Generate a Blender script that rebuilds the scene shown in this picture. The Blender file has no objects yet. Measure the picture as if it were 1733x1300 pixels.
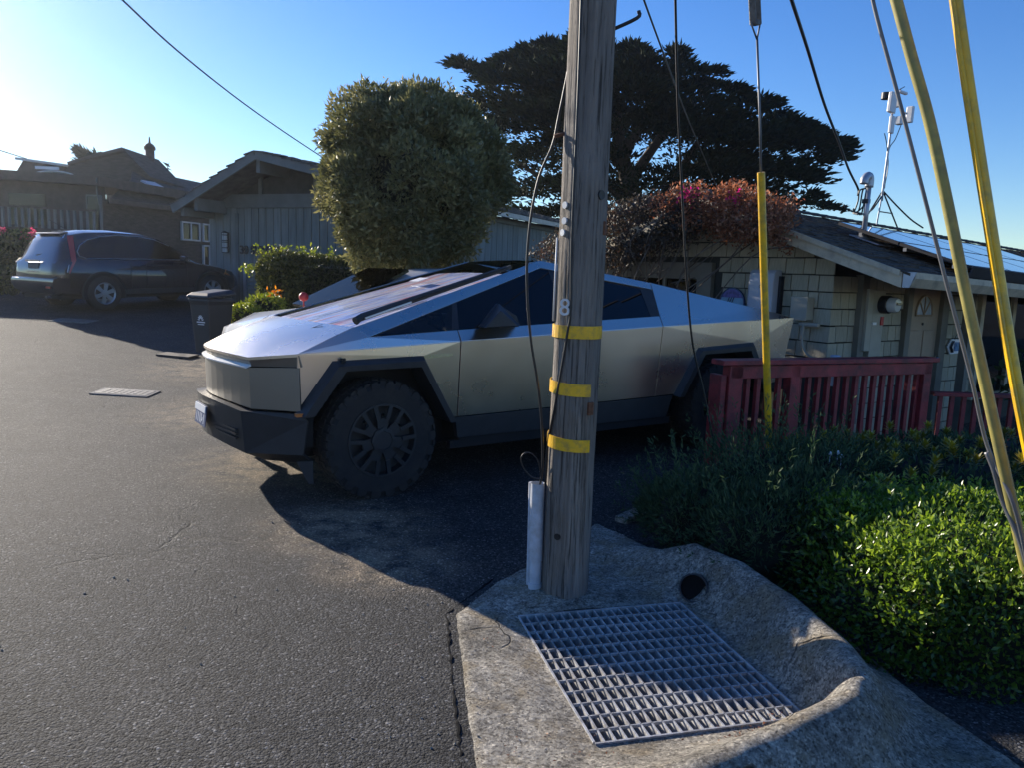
import bpy, bmesh, math, random
import numpy as np
from mathutils import Vector, Matrix
rng = random.Random(7); nr = np.random.default_rng(11)
scn = bpy.context.scene; COL = scn.collection
R = math.radians
# ------------------------------------------------------------------ camera
PW, PH, FPX = 1733, 1300, 1304.0
PITCH, ROLL, CAMH = R(8.2), R(2.09), 1.65
CAM = np.array([0, 0, CAMH])
FWD = np.array([0, math.cos(PITCH), -math.sin(PITCH)])
_u0 = np.array([0, math.sin(PITCH), math.cos(PITCH)]); _r0 = np.array([1., 0, 0])
RGT = math.cos(ROLL)*_r0 + math.sin(ROLL)*_u0; UPV = math.cos(ROLL)*_u0 - math.sin(ROLL)*_r0
cd = bpy.data.cameras.new('camera'); cam = bpy.data.objects.new('camera', cd); COL.objects.link(cam)
cd.sensor_width = 36; cd.lens = 36*FPX/PW; cd.clip_start = .05; cd.clip_end = 2000
m = Matrix.Identity(4)
for i in range(3):
    m[i][0], m[i][1], m[i][2], m[i][3] = RGT[i], UPV[i], -FWD[i], CAM[i]
cam.matrix_world = m
scn.camera = cam
# ------------------------------------------------------------------ light
SUN_AZ, SUN_EL = R(-45.2), R(18.2)
SUNV = Vector((math.sin(SUN_AZ)*math.cos(SUN_EL), math.cos(SUN_AZ)*math.cos(SUN_EL), math.sin(SUN_EL)))
w = bpy.data.worlds.new('World'); scn.world = w; w.use_nodes = True
nt = w.node_tree; sky = nt.nodes.new('ShaderNodeTexSky'); sky.sky_type = 'NISHITA'; sky.sun_disc = False
sky.sun_elevation = SUN_EL; sky.sun_rotation = SUN_AZ; sky.altitude = 0; sky.air_density = 1.0; sky.dust_density = .12; sky.ozone_density = 4.0
bg = nt.nodes['Background']; bg.inputs[1].default_value = .104
hsv = nt.nodes.new('ShaderNodeHueSaturation'); hsv.inputs['Saturation'].default_value = 1.22; hsv.inputs['Hue'].default_value = .514; nt.links.new(sky.outputs[0], hsv.inputs['Color']); nt.links.new(hsv.outputs[0], bg.inputs[0])
sl = bpy.data.lights.new('sun', 'SUN'); sl.energy = 5.0; sl.angle = R(.53); sl.color = (1, .90, .76)
so = bpy.data.objects.new('sun', sl); COL.objects.link(so); so.rotation_euler = SUNV.to_track_quat('Z', 'Y').to_euler(); so.location = (-20, 20, 20)
vs = scn.view_settings; vs.view_transform = 'Standard'; vs.look = 'None'; vs.exposure = .84; vs.gamma = 1; vs.use_curve_mapping = False
# ------------------------------------------------------------------ pixels to points
def ray(px, py): return FWD + RGT*(px-PW/2)/FPX - UPV*(py-PH/2)/FPX
def gnd(px, py, z=0.):
    d = ray(px, py); return CAM + d*((z-CAMH)/d[2])
def at_dist(px, py, D):
    d = ray(px, py); return CAM + d*D/math.hypot(d[0], d[1])
def at_plane(px, py, p0, n):
    d = ray(px, py); n = np.array(n, float); return CAM + d*(((np.array(p0, float)-CAM) @ n)/(d @ n))
def sst(a, b, x):
    t = np.clip((x-a)/(b-a), 0, 1); return t*t*(3-2*t)
# ------------------------------------------------------------------ terrain
TX, TY, TZ = -1.4811, 6.2339, -.0310
TYAW, TPIT, TROL = R(215.046), R(-.147), R(.924)
def tloc(x, y):  # truck-frame plan coordinates (forward, left)
    dx, dy = x-TX, y-TY
    return -(dx*.8187+dy*.5742), dx*.5742-dy*.8187
def H(x, y):
    x = np.asarray(x, float); y = np.asarray(y, float)
    d = -.49*x+.87*y-9.2
    z = .057*np.logaddexp(0, d*1.5)/1.5
    z = np.where(z > 3.2, 3.2+(z-3.2)*.15, z)
    xt, yt = tloc(x, y)
    bed = sst(1.55, 2.3, yt)*sst(-1.7, -2.5, xt)
    z = z - .15*bed*sst(6.5, 5., np.hypot(x-2, y-2.9))*1.0
    z = z - .32*sst(-4.7, -5.5, xt)*sst(.2, 1.2, yt)
    z = z + 1.4*sst(-5, -16, y)*sst(-40, 0, y+30)  # unseen bank added behind the camera for the truck's reflections
    return z
# ------------------------------------------------------------------ materials
MATS = {}
def nodes(name):
    m = bpy.data.materials.new(name); m.use_nodes = True; MATS[name] = m
    t = m.node_tree; return m, t, t.nodes['Principled BSDF']
def N(t, typ, **kw):
    n = t.nodes.new(typ)
    for k, v in kw.items():
        if k.startswith('i_'):
            n.inputs[k[2:].replace('_', ' ')].default_value = v
        else: setattr(n, k, v)
    return n
def L(t, a, b): t.links.new(a, b)
def coords(t, stretch=(1, 1, 1), kind='Object'):
    c = N(t, 'ShaderNodeTexCoord'); mp = N(t, 'ShaderNodeMapping'); mp.inputs['Scale'].default_value = stretch
    L(t, c.outputs[kind], mp.inputs['Vector']); return mp.outputs['Vector']
def ramp(t, src, stops):
    r = N(t, 'ShaderNodeValToRGB'); e = r.color_ramp.elements
    while len(e) < len(stops): e.new(.5)
    for k, (p, c) in enumerate(stops):
        e[k].position = p; e[k].color = (*c, 1) if len(c) == 3 else c
    L(t, src, r.inputs[0]); return r.outputs[0]
def mix(t, fac, a, b, typ='MIX'):
    n = N(t, 'ShaderNodeMix', data_type='RGBA', blend_type=typ)
    if hasattr(fac, 'links'): L(t, fac, n.inputs[0])
    else: n.inputs[0].default_value = fac
    for v, s in ((a, n.inputs[6]), (b, n.inputs[7])):
        if hasattr(v, 'links'): L(t, v, s)
        else: s.default_value = (*v, 1)
    return n.outputs[2]
def noise(t, v, scale, detail=4, rough=.55):
    n = N(t, 'ShaderNodeTexNoise'); n.inputs['Scale'].default_value = scale; n.inputs['Detail'].default_value = detail; n.inputs['Roughness'].default_value = rough
    L(t, v, n.inputs['Vector']); return n.outputs['Fac']
def bump(t, b, h, strength=.3, dist=.01, prev=None):
    n = N(t, 'ShaderNodeBump'); n.inputs['Strength'].default_value = strength; n.inputs['Distance'].default_value = dist
    L(t, h, n.inputs['Height'])
    if prev is not None: L(t, prev, n.inputs['Normal'])
    L(t, n.outputs[0], b.inputs['Normal']); return n.outputs[0]
def mat(name, col, rough=.6, metal=0., var=.25, scale=6., bmp=.0, bscale=80., stretch=(1, 1, 1), spec=.5, coat=0., dirt=None, dscale=2., objrand=0.):
    m, t, b = nodes(name)
    v = coords(t, stretch)
    f = noise(t, v, scale, 5)
    lo = tuple(c*(1-var) for c in col); hi = tuple(min(1, c*(1+var)) for c in col)
    c = ramp(t, f, [(.3, lo), (.7, hi)])
    if dirt:
        c = mix(t, ramp(t, noise(t, v, dscale, 6, .65), [(.45, (0, 0, 0)), (.7, (1, 1, 1))]), c, dirt)
    if objrand:
        oi = N(t, 'ShaderNodeObjectInfo'); mr = N(t, 'ShaderNodeMapRange'); mr.inputs[3].default_value = 1-objrand; mr.inputs[4].default_value = 1+objrand
        L(t, oi.outputs['Random'], mr.inputs[0])
        hs = N(t, 'ShaderNodeHueSaturation'); L(t, c, hs.inputs['Color']); L(t, mr.outputs[0], hs.inputs['Value']); c = hs.outputs[0]
    L(t, c, b.inputs['Base Color'])
    b.inputs['Roughness'].default_value = rough; b.inputs['Metallic'].default_value = metal
    b.inputs['Specular IOR Level'].default_value = spec; b.inputs['Coat Weight'].default_value = coat
    if bmp: bump(t, b, noise(t, v, bscale, 4), bmp, .02)
    return m
def leafmat(name, c1, c2, c3=None, trans=.35, rough=.45, spec=.5):
    m, t, b = nodes(name)
    at = N(t, 'ShaderNodeAttribute', attribute_name='rnd')
    st = [(0, c1), (1, c2)] if c3 is None else [(0, c1), (.6, c2), (1, c3)]
    c = ramp(t, at.outputs['Fac'], st)
    L(t, c, b.inputs['Base Color']); b.inputs['Roughness'].default_value = rough; b.inputs['Specular IOR Level'].default_value = spec
    tr = N(t, 'ShaderNodeBsdfTranslucent')
    hs = N(t, 'ShaderNodeHueSaturation'); hs.inputs['Saturation'].default_value = 1.15; hs.inputs['Value'].default_value = 1.5; hs.inputs['Hue'].default_value = .485
    L(t, c, hs.inputs['Color']); L(t, hs.outputs[0], tr.inputs['Color'])
    ms = N(t, 'ShaderNodeMixShader'); ms.inputs[0].default_value = trans
    L(t, b.outputs[0], ms.inputs[1]); L(t, tr.outputs[0], ms.inputs[2]); L(t, ms.outputs[0], t.nodes['Material Output'].inputs[0])
    return m
def glass(name, tint, refl=1., rough=.02):
    m, t, b = nodes(name); t.nodes.remove(b)
    tr = N(t, 'ShaderNodeBsdfTransparent'); tr.inputs[0].default_value = (*tint, 1)
    gl = N(t, 'ShaderNodeBsdfGlossy'); gl.inputs['Roughness'].default_value = rough
    fr = N(t, 'ShaderNodeFresnel'); ge = N(t, 'ShaderNodeNewGeometry'); mr = N(t, 'ShaderNodeMapRange'); mr.inputs[3].default_value = 1.5; mr.inputs[4].default_value = 1/1.5; L(t, ge.outputs['Backfacing'], mr.inputs[0]); L(t, mr.outputs[0], fr.inputs[0])
    mu = N(t, 'ShaderNodeMath', operation='MULTIPLY'); mu.inputs[1].default_value = refl; L(t, fr.outputs[0], mu.inputs[0])
    ms = N(t, 'ShaderNodeMixShader'); L(t, mu.outputs[0], ms.inputs[0]); L(t, tr.outputs[0], ms.inputs[1]); L(t, gl.outputs[0], ms.inputs[2])
    L(t, ms.outputs[0], t.nodes['Material Output'].inputs[0]); return m
# ------------------------------------------------------------------ mesh builder
ORG = {}
def link(o, parent=None):
    COL.objects.link(o)
    if parent is not None: o.parent = parent; ORG[o.name] = ORG[parent.name]
    return o
def tag(o, label=None, cat=None, group=None, kind=None):
    for k, v in (('label', label), ('category', cat), ('group', group), ('kind', kind)):
        if v: o[k] = v
    return o
def thing(name, loc, label, cat, group=None, rot=None):
    o = bpy.data.objects.new(name, None); COL.objects.link(o); o.location = loc; o.empty_display_size = .1
    ORG[o.name] = np.array(loc, float)
    if rot is not None:
        o.matrix_world = rot; ORG[o.name] = np.zeros(3)
    return tag(o, label, cat, group)
class MB:
    def __init__(s): s.V = []; s.F = []
    def add(s, V, F):
        k = len(s.V); s.V += [tuple(float(c) for c in v) for v in V]; s.F += [tuple(i+k for i in f) for f in F]; return s
    def obox(s, c, ax, ay, az):
        c, ax, ay, az = (np.array(q, float) for q in (c, ax, ay, az)); V = []
        for k in (-1, 1):
            for j in (-1, 1):
                for i in (-1, 1): V.append(c+(ax*i+ay*j+az*k)/2)
        F = [(0, 2, 3, 1), (4, 5, 7, 6), (0, 1, 5, 4), (2, 6, 7, 3), (0, 4, 6, 2), (1, 3, 7, 5)]
        if np.dot(np.cross(ax, ay), az) < 0: F = [f[::-1] for f in F]
        return s.add(V, F)
    def box(s, x0, x1, y0, y1, z0, z1):
        return s.obox(((x0+x1)/2, (y0+y1)/2, (z0+z1)/2), (x1-x0, 0, 0), (0, y1-y0, 0), (0, 0, z1-z0))
    def bar(s, p, q, w, h, up=(0, 0, 1)):
        p, q = np.array(p, float), np.array(q, float); d = q-p; u = np.array(up, float); sd = np.cross(d, u); sd /= np.linalg.norm(sd)
        u = np.cross(sd, d); u /= np.linalg.norm(u)
        return s.obox((p+q)/2, d, sd*w, u*h)
    def plate(s, pts, th, out):
        P = [np.array(p, float) for p in pts]; n = np.zeros(3)
        for i in range(len(P)): n += np.cross(P[i], P[(i+1) % len(P)])
        n /= np.linalg.norm(n)
        if n @ np.array(out, float) < 0: P = P[::-1]; n = -n
        k = len(P); B = [p-n*th for p in P]
        F = [tuple(range(k)), tuple(range(2*k-1, k-1, -1))]+[(i, i+k, (i+1) % k+k, (i+1) % k) for i in range(k)]
        return s.add(P+B, F)
    def tube(s, pts, r, n=8, caps=True):
        P = [np.array(p, float) for p in pts]; rr = r if hasattr(r, '__len__') else [r]*len(P); V = []; F = []; u = None
        for i, p in enumerate(P):
            d = P[min(i+1, len(P)-1)]-P[max(i-1, 0)]; d = d/(np.linalg.norm(d)+1e-12)
            if u is None:
                a = np.array([0, 0, 1.]) if abs(d[2]) < .9 else np.array([1., 0, 0]); u = np.cross(d, a)
            u = u-d*(u @ d); u /= np.linalg.norm(u); v = np.cross(d, u)
            for k in range(n):
                t = 2*math.pi*k/n; V.append(p+(u*math.cos(t)+v*math.sin(t))*rr[i])
        for i in range(len(P)-1):
            for k in range(n): F.append((i*n+k, i*n+(k+1) % n, (i+1)*n+(k+1) % n, (i+1)*n+k))
        if caps: F += [tuple(range(n-1, -1, -1)), tuple((len(P)-1)*n+k for k in range(n))]
        return s.add(V, F)
    def lathe(s, c, axis, prof, n=24, ref=None):  # prof: (r, along axis)
        ax = np.array(axis, float); ax /= np.linalg.norm(ax); a = np.array(ref if ref is not None else ((0, 0, 1) if abs(ax[2]) < .9 else (1, 0, 0)), float)
        u = a-ax*(a @ ax); u /= np.linalg.norm(u); v = np.cross(ax, u); c = np.array(c, float); V = []; F = []
        for r, h in prof:
            for k in range(n):
                t = 2*math.pi*k/n; V.append(c+ax*h+(u*math.cos(t)+v*math.sin(t))*r)
        for i in range(len(prof)-1):
            for k in range(n): F.append((i*n+k, i*n+(k+1) % n, (i+1)*n+(k+1) % n, (i+1)*n+k))
        return s.add(V, F)
    def loft(s, rings, closed=True, caps=True):
        n = len(rings[0]); V = [p for r in rings for p in r]; F = []
        for i in range(len(rings)-1):
            for k in range(n if closed else n-1): F.append((i*n+k, i*n+(k+1) % n, (i+1)*n+(k+1) % n, (i+1)*n+k))
        if caps: F += [tuple(range(n-1, -1, -1)), tuple((len(rings)-1)*n+k for k in range(n))]
        return s.add(V, F)
    def mesh(s, name, mt=None, org=None, smooth=False, fix=False):
        me = bpy.data.meshes.new(name); V = np.array(s.V, float).reshape(-1, 3)
        if org is not None: V = V-np.array(org)
        me.from_pydata([tuple(v) for v in V], [], s.F); me.update()
        if fix:
            b = bmesh.new(); b.from_mesh(me); bmesh.ops.recalc_face_normals(b, faces=b.faces); b.to_mesh(me); b.free()
        if smooth: me.polygons.foreach_set('use_smooth', [True]*len(me.polygons))
        if mt is not None: me.materials.append(MATS[mt] if isinstance(mt, str) else mt)
        return me
    def build(s, name, mt, parent=None, smooth=False, bevel=0, fix=False, auto=None, loc=None):
        if parent is not None: org = ORG[parent.name]
        else: org = np.array(loc if loc is not None else np.array(s.V).mean(0))
        me = s.mesh(name, mt, org, smooth, fix); o = bpy.data.objects.new(name, me)
        if parent is None: o.location = org; COL.objects.link(o); ORG[o.name] = org
        else: link(o, parent)
        if bevel:
            md = o.modifiers.new('bevel', 'BEVEL'); md.width = bevel; md.segments = 2; md.limit_method = 'ANGLE'; md.angle_limit = R(40)
        if auto: me.set_sharp_from_angle(angle=R(auto))
        return o
def struct(o): o['kind'] = 'structure'; return o
def stuff(o): o['kind'] = 'stuff'; return o
def catenary(a, b, sag, n=16):
    a, b = np.array(a, float), np.array(b, float)
    return [a+(b-a)*t-np.array([0, 0, sag*4*t*(1-t)]) for t in np.linspace(0, 1, n)]
def spline(P, n=8):
    P = [np.array(p, float) for p in P]; out = []
    Q = [2*P[0]-P[1]]+P+[2*P[-1]-P[-2]]
    for i in range(1, len(Q)-2):
        for k in range(n):
            t = k/n; a, b, c, d = Q[i-1:i+3]
            out.append(.5*((2*b)+(c-a)*t+(2*a-5*b+4*c-d)*t*t+(3*b-3*c+d-a)*t**3))
    out.append(P[-1]); return out
def text_mesh(txt, size, depth, name='letters', bold=0.):
    cu = bpy.data.curves.new(name, 'FONT'); cu.body = txt; cu.size = size; cu.extrude = depth; cu.align_x = 'CENTER'; cu.align_y = 'CENTER'; cu.offset = bold
    o = bpy.data.objects.new(name, cu); me = bpy.data.meshes.new_from_object(o); bpy.data.objects.remove(o); return me
def place_text(txt, size, depth, name, mt, c, xdir, up, parent, bold=0.):
    me = text_mesh(txt, size, depth, name, bold); me.materials.clear(); me.materials.append(MATS[mt])
    x = np.array(xdir, float); x /= np.linalg.norm(x); u = np.array(up, float); u = u-x*(u @ x); u /= np.linalg.norm(u); n = np.cross(x, u); c = np.array(c, float)-ORG[parent.name]
    co = np.zeros(len(me.vertices)*3); me.vertices.foreach_get('co', co); co = co.reshape(-1, 3)
    me.vertices.foreach_set('co', (c+co[:, :1]*x+co[:, 1:2]*u+co[:, 2:]*n).ravel()); me.update()
    o = bpy.data.objects.new(name, me); return link(o, parent)
def leaves(name, c, d, nrm, ln, wd, mt, parent, fold=.25, rnd=None, loc=None):
    c = np.asarray(c, float); n = len(c); d = d/np.linalg.norm(d, axis=1)[:, None]
    sd = np.cross(d, nrm); sd /= (np.linalg.norm(sd, axis=1)[:, None]+1e-9); up = np.cross(sd, d)
    ln = np.broadcast_to(np.asarray(ln, float), (n,))[:, None]; wd = np.broadcast_to(np.asarray(wd, float), (n,))[:, None]
    org = ORG[parent.name] if parent is not None else np.array(loc)
    V = np.stack([c, c+d*ln*.45+sd*wd/2+up*wd*fold, c+d*ln, c+d*ln*.45-sd*wd/2+up*wd*fold], 1).reshape(-1, 3)-org
    idx = np.arange(n)[:, None]*4; T = np.concatenate([idx+np.array([0, 1, 2]), idx+np.array([0, 2, 3])], 1).reshape(-1)
    me = bpy.data.meshes.new(name); me.vertices.add(n*4); me.vertices.foreach_set('co', V.ravel())
    me.loops.add(n*6); me.loops.foreach_set('vertex_index', T.astype(np.int32)); me.polygons.add(n*2)
    me.polygons.foreach_set('loop_start', np.arange(0, n*6, 3, dtype=np.int32)); me.update(calc_edges=True)
    a = me.attributes.new('rnd', 'FLOAT', 'POINT'); rv = nr.random(n) if rnd is None else rnd
    a.data.foreach_set('value', np.repeat(rv, 4).astype(np.float32)); me.materials.append(MATS[mt])
    o = bpy.data.objects.new(name, me)
    if parent is not None: link(o, parent)
    else: o.location = org; COL.objects.link(o); ORG[o.name] = org
    return o
def rdir(n, up=0.):
    v = nr.normal(size=(n, 3)); v[:, 2] += up; return v/np.linalg.norm(v, axis=1)[:, None]
# ------------------------------------------------------------------ ground materials
def blobmask(t, pos, blobs):
    out = None
    for (x, y, r) in blobs:
        d = N(t, 'ShaderNodeVectorMath', operation='DISTANCE'); L(t, pos, d.inputs[0]); d.inputs[1].default_value = (x, y, 0)
        mr = N(t, 'ShaderNodeMapRange', interpolation_type='SMOOTHSTEP'); mr.inputs[1].default_value = r; mr.inputs[2].default_value = 0; L(t, d.outputs['Value'], mr.inputs[0])
        if out is None: out = mr.outputs[0]
        else:
            a = N(t, 'ShaderNodeMath', operation='MAXIMUM'); L(t, out, a.inputs[0]); L(t, mr.outputs[0], a.inputs[1]); out = a.outputs[0]
    return out
def mathn(t, op, a, b):
    n = N(t, 'ShaderNodeMath', operation=op)
    for v, s in ((a, n.inputs[0]), (b, n.inputs[1])):
        if hasattr(v, 'links'): L(t, v, s)
        else: s.default_value = v
    return n.outputs[0]
def asphalt():
    m, t, b = nodes('asphalt'); v = coords(t)
    big = noise(t, v, .45, 6, .6); mid = noise(t, v, 3.2, 6, .65); fine = noise(t, v, 95, 5, .75)
    vo = N(t, 'ShaderNodeTexVoronoi'); vo.inputs['Scale'].default_value = 150; L(t, v, vo.inputs['Vector'])
    c = ramp(t, mid, [(.25, (.031, .033, .036)), (.55, (.058, .060, .063)), (.8, (.094, .095, .095))])
    c = mix(t, ramp(t, big, [(.45, (0, 0, 0)), (.68, (.7, .7, .7))]), c, (.105, .10, .093))
    sc = N(t, 'ShaderNodeSeparateColor'); L(t, vo.outputs['Color'], sc.inputs[0]); rv = sc.outputs[0]; vo.inputs['Scale'].default_value = 105
    stone = ramp(t, rv, [(.0, (.16, .16, .17)), (.5, (.75, .75, .76)), (.85, (1.35, 1.33, 1.3)), (.96, (2.2, 2.15, 2.1)), (1., (4.6, 4.5, 4.4))])
    c = mix(t, 1., c, stone, 'MULTIPLY')
    gr = noise(t, v, 72, 4, .8); c = mix(t, .9, c, ramp(t, gr, [(.36, (.55, .55, .55)), (.52, (1., 1., 1.)), (.66, (1.5, 1.48, 1.45)), ]), 'MULTIPLY')
    # dust blown off the shoulder near the truck's front wheel
    p1, p2, p3, p4, p5 = gnd(420, 700), gnd(500, 780), gnd(590, 890), gnd(660, 950), gnd(390, 640)
    mk = blobmask(t, v, [(p1[0], p1[1], 1.5), (p2[0], p2[1], 1.2), (p3[0], p3[1], .8), (p4[0], p4[1], .6), (p5[0], p5[1], 1.7)])
    mk = mathn(t, 'MULTIPLY', mk, ramp(t, noise(t, v, 4.5, 7, .75), [(.38, (0, 0, 0)), (.57, (1, 1, 1))]))
    c = mix(t, mk, c, mix(t, .45, (.40, .315, .215), stone, 'MULTIPLY'))
    # cracks
    wv = N(t, 'ShaderNodeTexNoise'); wv.inputs['Scale'].default_value = 1.3; wv.inputs['Detail'].default_value = 6; L(t, v, wv.inputs['Vector'])
    ad = N(t, 'ShaderNodeVectorMath', operation='MULTIPLY_ADD'); L(t, wv.outputs['Color'], ad.inputs[0]); ad.inputs[1].default_value = (.9, .9, 0); L(t, v, ad.inputs[2])
    ve = N(t, 'ShaderNodeTexVoronoi', feature='DISTANCE_TO_EDGE'); ve.inputs['Scale'].default_value = .33; L(t, ad.outputs[0], ve.inputs['Vector'])
    cr = ramp(t, ve.outputs['Distance'], [(.0, (.8, .8, .8)), (.0022, (0, 0, 0))])
    crm = mathn(t, 'MULTIPLY', cr, ramp(t, noise(t, v, .8, 3), [(.50, (0, 0, 0)), (.62, (.8, .8, .8))]))
    c = mix(t, crm, c, (.025, .025, .025))
    # sandy bank added behind the camera, unseen, to warm the truck's reflection
    sx = N(t, 'ShaderNodeSeparateXYZ'); L(t, v, sx.inputs[0])
    mr = N(t, 'ShaderNodeMapRange'); mr.inputs[1].default_value = -3.2; mr.inputs[2].default_value = -4.2; L(t, sx.outputs[1], mr.inputs[0])
    c = mix(t, mr.outputs[0], c, (.46, .37, .25))
    L(t, c, b.inputs['Base Color']); b.inputs['Roughness'].default_value = .8; b.inputs['Specular IOR Level'].default_value = .28
    h = mathn(t, 'SUBTRACT', mathn(t, 'ADD', mathn(t, 'MULTIPLY', vo.outputs['Distance'], -.9), mathn(t, 'MULTIPLY', fine, .9)), mathn(t, 'MULTIPLY', crm, 2.2))
    n1 = bump(t, b, mathn(t, 'ADD', h, mathn(t, 'ADD', mathn(t, 'MULTIPLY', gr, .8), mathn(t, 'MULTIPLY', rv, 1.1))), 1., .013)
    bump(t, b, mid, .35, .03, n1)
asphalt()
def concrete(name, base, dark, tan=None):
    m, t, b = nodes(name); v = coords(t)
    a = noise(t, v, 2.6, 7, .68); f = noise(t, v, 34, 7, .8); g = noise(t, v, 140, 4, .7)
    c = ramp(t, a, [(.32, dark), (.62, base)])
    c = mix(t, .75, c, ramp(t, f, [(.40, (.30, .29, .28)), (.50, (.95, .95, .95)), (.60, (1.45, 1.43, 1.4))]), 'MULTIPLY')
    vc = N(t, 'ShaderNodeTexVoronoi'); vc.inputs['Scale'].default_value = 120; L(t, v, vc.inputs['Vector']); sc = N(t, 'ShaderNodeSeparateColor'); L(t, vc.outputs['Color'], sc.inputs[0]); rv = sc.outputs[0]
    if tan: c = mix(t, ramp(t, noise(t, v, 4.5, 6, .7), [(.50, (0, 0, 0)), (.64, (1, 1, 1))]), c, tan)
    c = mix(t, .9, c, ramp(t, rv, [(0, (.35, .34, .33)), (.3, (.85, .85, .85)), (.8, (1.15, 1.15, 1.14)), (1, (1.6, 1.6, 1.58))]), 'MULTIPLY')
    ad = N(t, 'ShaderNodeVectorMath', operation='MULTIPLY_ADD'); wv = N(t, 'ShaderNodeTexNoise'); wv.inputs['Scale'].default_value = 5; L(t, v, wv.inputs['Vector'])
    L(t, wv.outputs['Color'], ad.inputs[0]); ad.inputs[1].default_value = (.25, .25, .1); L(t, v, ad.inputs[2])
    ve = N(t, 'ShaderNodeTexVoronoi', feature='DISTANCE_TO_EDGE'); ve.inputs['Scale'].default_value = 1.7; L(t, ad.outputs[0], ve.inputs['Vector'])
    cr = mathn(t, 'MULTIPLY', ramp(t, ve.outputs['Distance'], [(0, (1, 1, 1)), (.012, (0, 0, 0))]), ramp(t, noise(t, v, 1.9, 2), [(.52, (0, 0, 0)), (.6, (1, 1, 1))]))
    c = mix(t, cr, c, (.02, .018, .015))
    L(t, c, b.inputs['Base Color']); b.inputs['Roughness'].default_value = .85; b.inputs['Specular IOR Level'].default_value = .3
    h = mathn(t, 'SUBTRACT', mathn(t, 'ADD', mathn(t, 'MULTIPLY', f, 1.), mathn(t, 'ADD', mathn(t, 'MULTIPLY', g, .5), mathn(t, 'MULTIPLY', rv, .35))), mathn(t, 'MULTIPLY', cr, 1.5))
    bump(t, b, h, 1., .032)
concrete('concrete', (.60, .555, .475), (.23, .21, .175), (.38, .315, .22))
mat('pit_shade', (.012, .012, .012), .95, spec=.1)  # near-black: shade inside pit, joint and pipe put into the colour
mat('soil', (.055, .042, .032), .95, bmp=.8, bscale=30, var=.5, dirt=(.12, .09, .06), dscale=9)
mat('galvanised', (.50, .50, .50), .55, .35, var=.25, scale=30, bmp=.15, bscale=150, dirt=(.24, .22, .2), dscale=14)
mat('rust_steel', (.17, .075, .04), .75, .3, var=.4, scale=40, bmp=.3)
mat('dark_steel', (.035, .035, .04), .5, .5)
mat('cast_iron', (.13, .127, .122), .6, .3, var=.4, scale=25, bmp=.4, bscale=90)
mat('black_cable', (.012, .012, .014), .45)
mat('grey_cable', (.16, .165, .18), .5, .5)
mat('white_plastic', (.62, .64, .66), .45, var=.08)
mat('pvc_grey', (.52, .55, .60), .5, var=.12, scale=15, dirt=(.36, .36, .36), dscale=10)
# ------------------------------------------------------------------ ground sheet
def axis_lines(lo, hi, step, far, grow=1.22):
    a = list(np.arange(lo, hi+1e-6, step)); d = step
    while a[-1] < far: d *= grow; a.append(a[-1]+d)
    d = step
    while a[0] > -far: d *= grow; a.insert(0, a[0]-d)
    return np.array(a)
G1 = np.array([.066, 3.534]); GU = np.array([.9659, .2591]); GV = np.array([.2591, -.9659]); GA, GB = .87, 1.05
def guv(x, y): 
    dx, dy = x-G1[0], y-G1[1]; return dx*GU[0]+dy*GU[1], dx*GV[0]+dy*GV[1]
def sheet(name, X, Y, zf, mt, keep=None, parent=None):
    xx, yy = np.meshgrid(X, Y); zz = zf(xx, yy); nx, ny = len(X), len(Y); V = np.stack([xx, yy, zz], -1).reshape(-1, 3)
    i = np.arange(nx-1)[None, :]+np.arange(ny-1)[:, None]*nx; Q = np.stack([i, i+1, i+1+nx, i+nx], -1).reshape(-1, 4)
    if keep is not None:
        cx = V[Q, 0].mean(1); cy = V[Q, 1].mean(1); Q = Q[keep(cx, cy)]
    me = bpy.data.meshes.new(name); me.from_pydata([tuple(v) for v in V], [], [tuple(int(k) for k in q) for q in Q]); me.polygons.foreach_set('use_smooth', [True]*len(me.polygons)); me.materials.append(MATS[mt]); me.update()
    o = bpy.data.objects.new(name, me)
    if parent: link(o, parent)
    else: COL.objects.link(o); ORG[o.name] = np.zeros(3)
    return o
def keepg(cx, cy):
    u, v = guv(cx, cy); return ~((u > -.12) & (u < GA+.12) & (v > -.12) & (v < GB+.12))
struct(sheet('ground', axis_lines(-6, 6, .12, 500), axis_lines(-1, 14, .12, 600), H, 'asphalt', keepg))
# ------------------------------------------------------------------ concrete drain apron with its raised lip
CPOLY = np.array([(-.273, 3.538), (-.212, 3.083), (-.167, 2.726), (-.115, 2.379), (-.03, 1.8), (.5, 1.3), (1.5, 1.3), (1.95, 1.9), (1.86, 2.5), (1.74, 2.9), (1.66, 3.4), (1.52, 3.9), (1.27, 4.28), (1.05, 4.42), (.92, 4.5), (.775, 4.8), (.59, 5.06), (.42, 4.75), (.30, 4.45), (.117, 4.228), (-.077, 3.953)])
CREST = [(.74, 4.45, .03), (.88, 4.16, .10), (1.03, 4.06, .165), (1.2, 3.79, .17), (1.31, 3.38, .17), (1.36, 2.96, .175), (1.345, 2.72, .185), (1.24, 2.53, .18), (.98, 2.38, .155), (.68, 2.25, .12), (.39, 2.15, .075), (.1, 2.03, .055), (-.15, 1.92, .03)]
def inpoly(px, py, P):
    ins = np.zeros(px.shape, bool); n = len(P)
    for i in range(n):
        (x0, y0), (x1, y1) = P[i], P[(i+1) % n]
        c = ((y0 > py) != (y1 > py)) & (px < (x1-x0)*(py-y0)/((y1-y0)+1e-12)+x0); ins ^= c
    return ins
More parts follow.
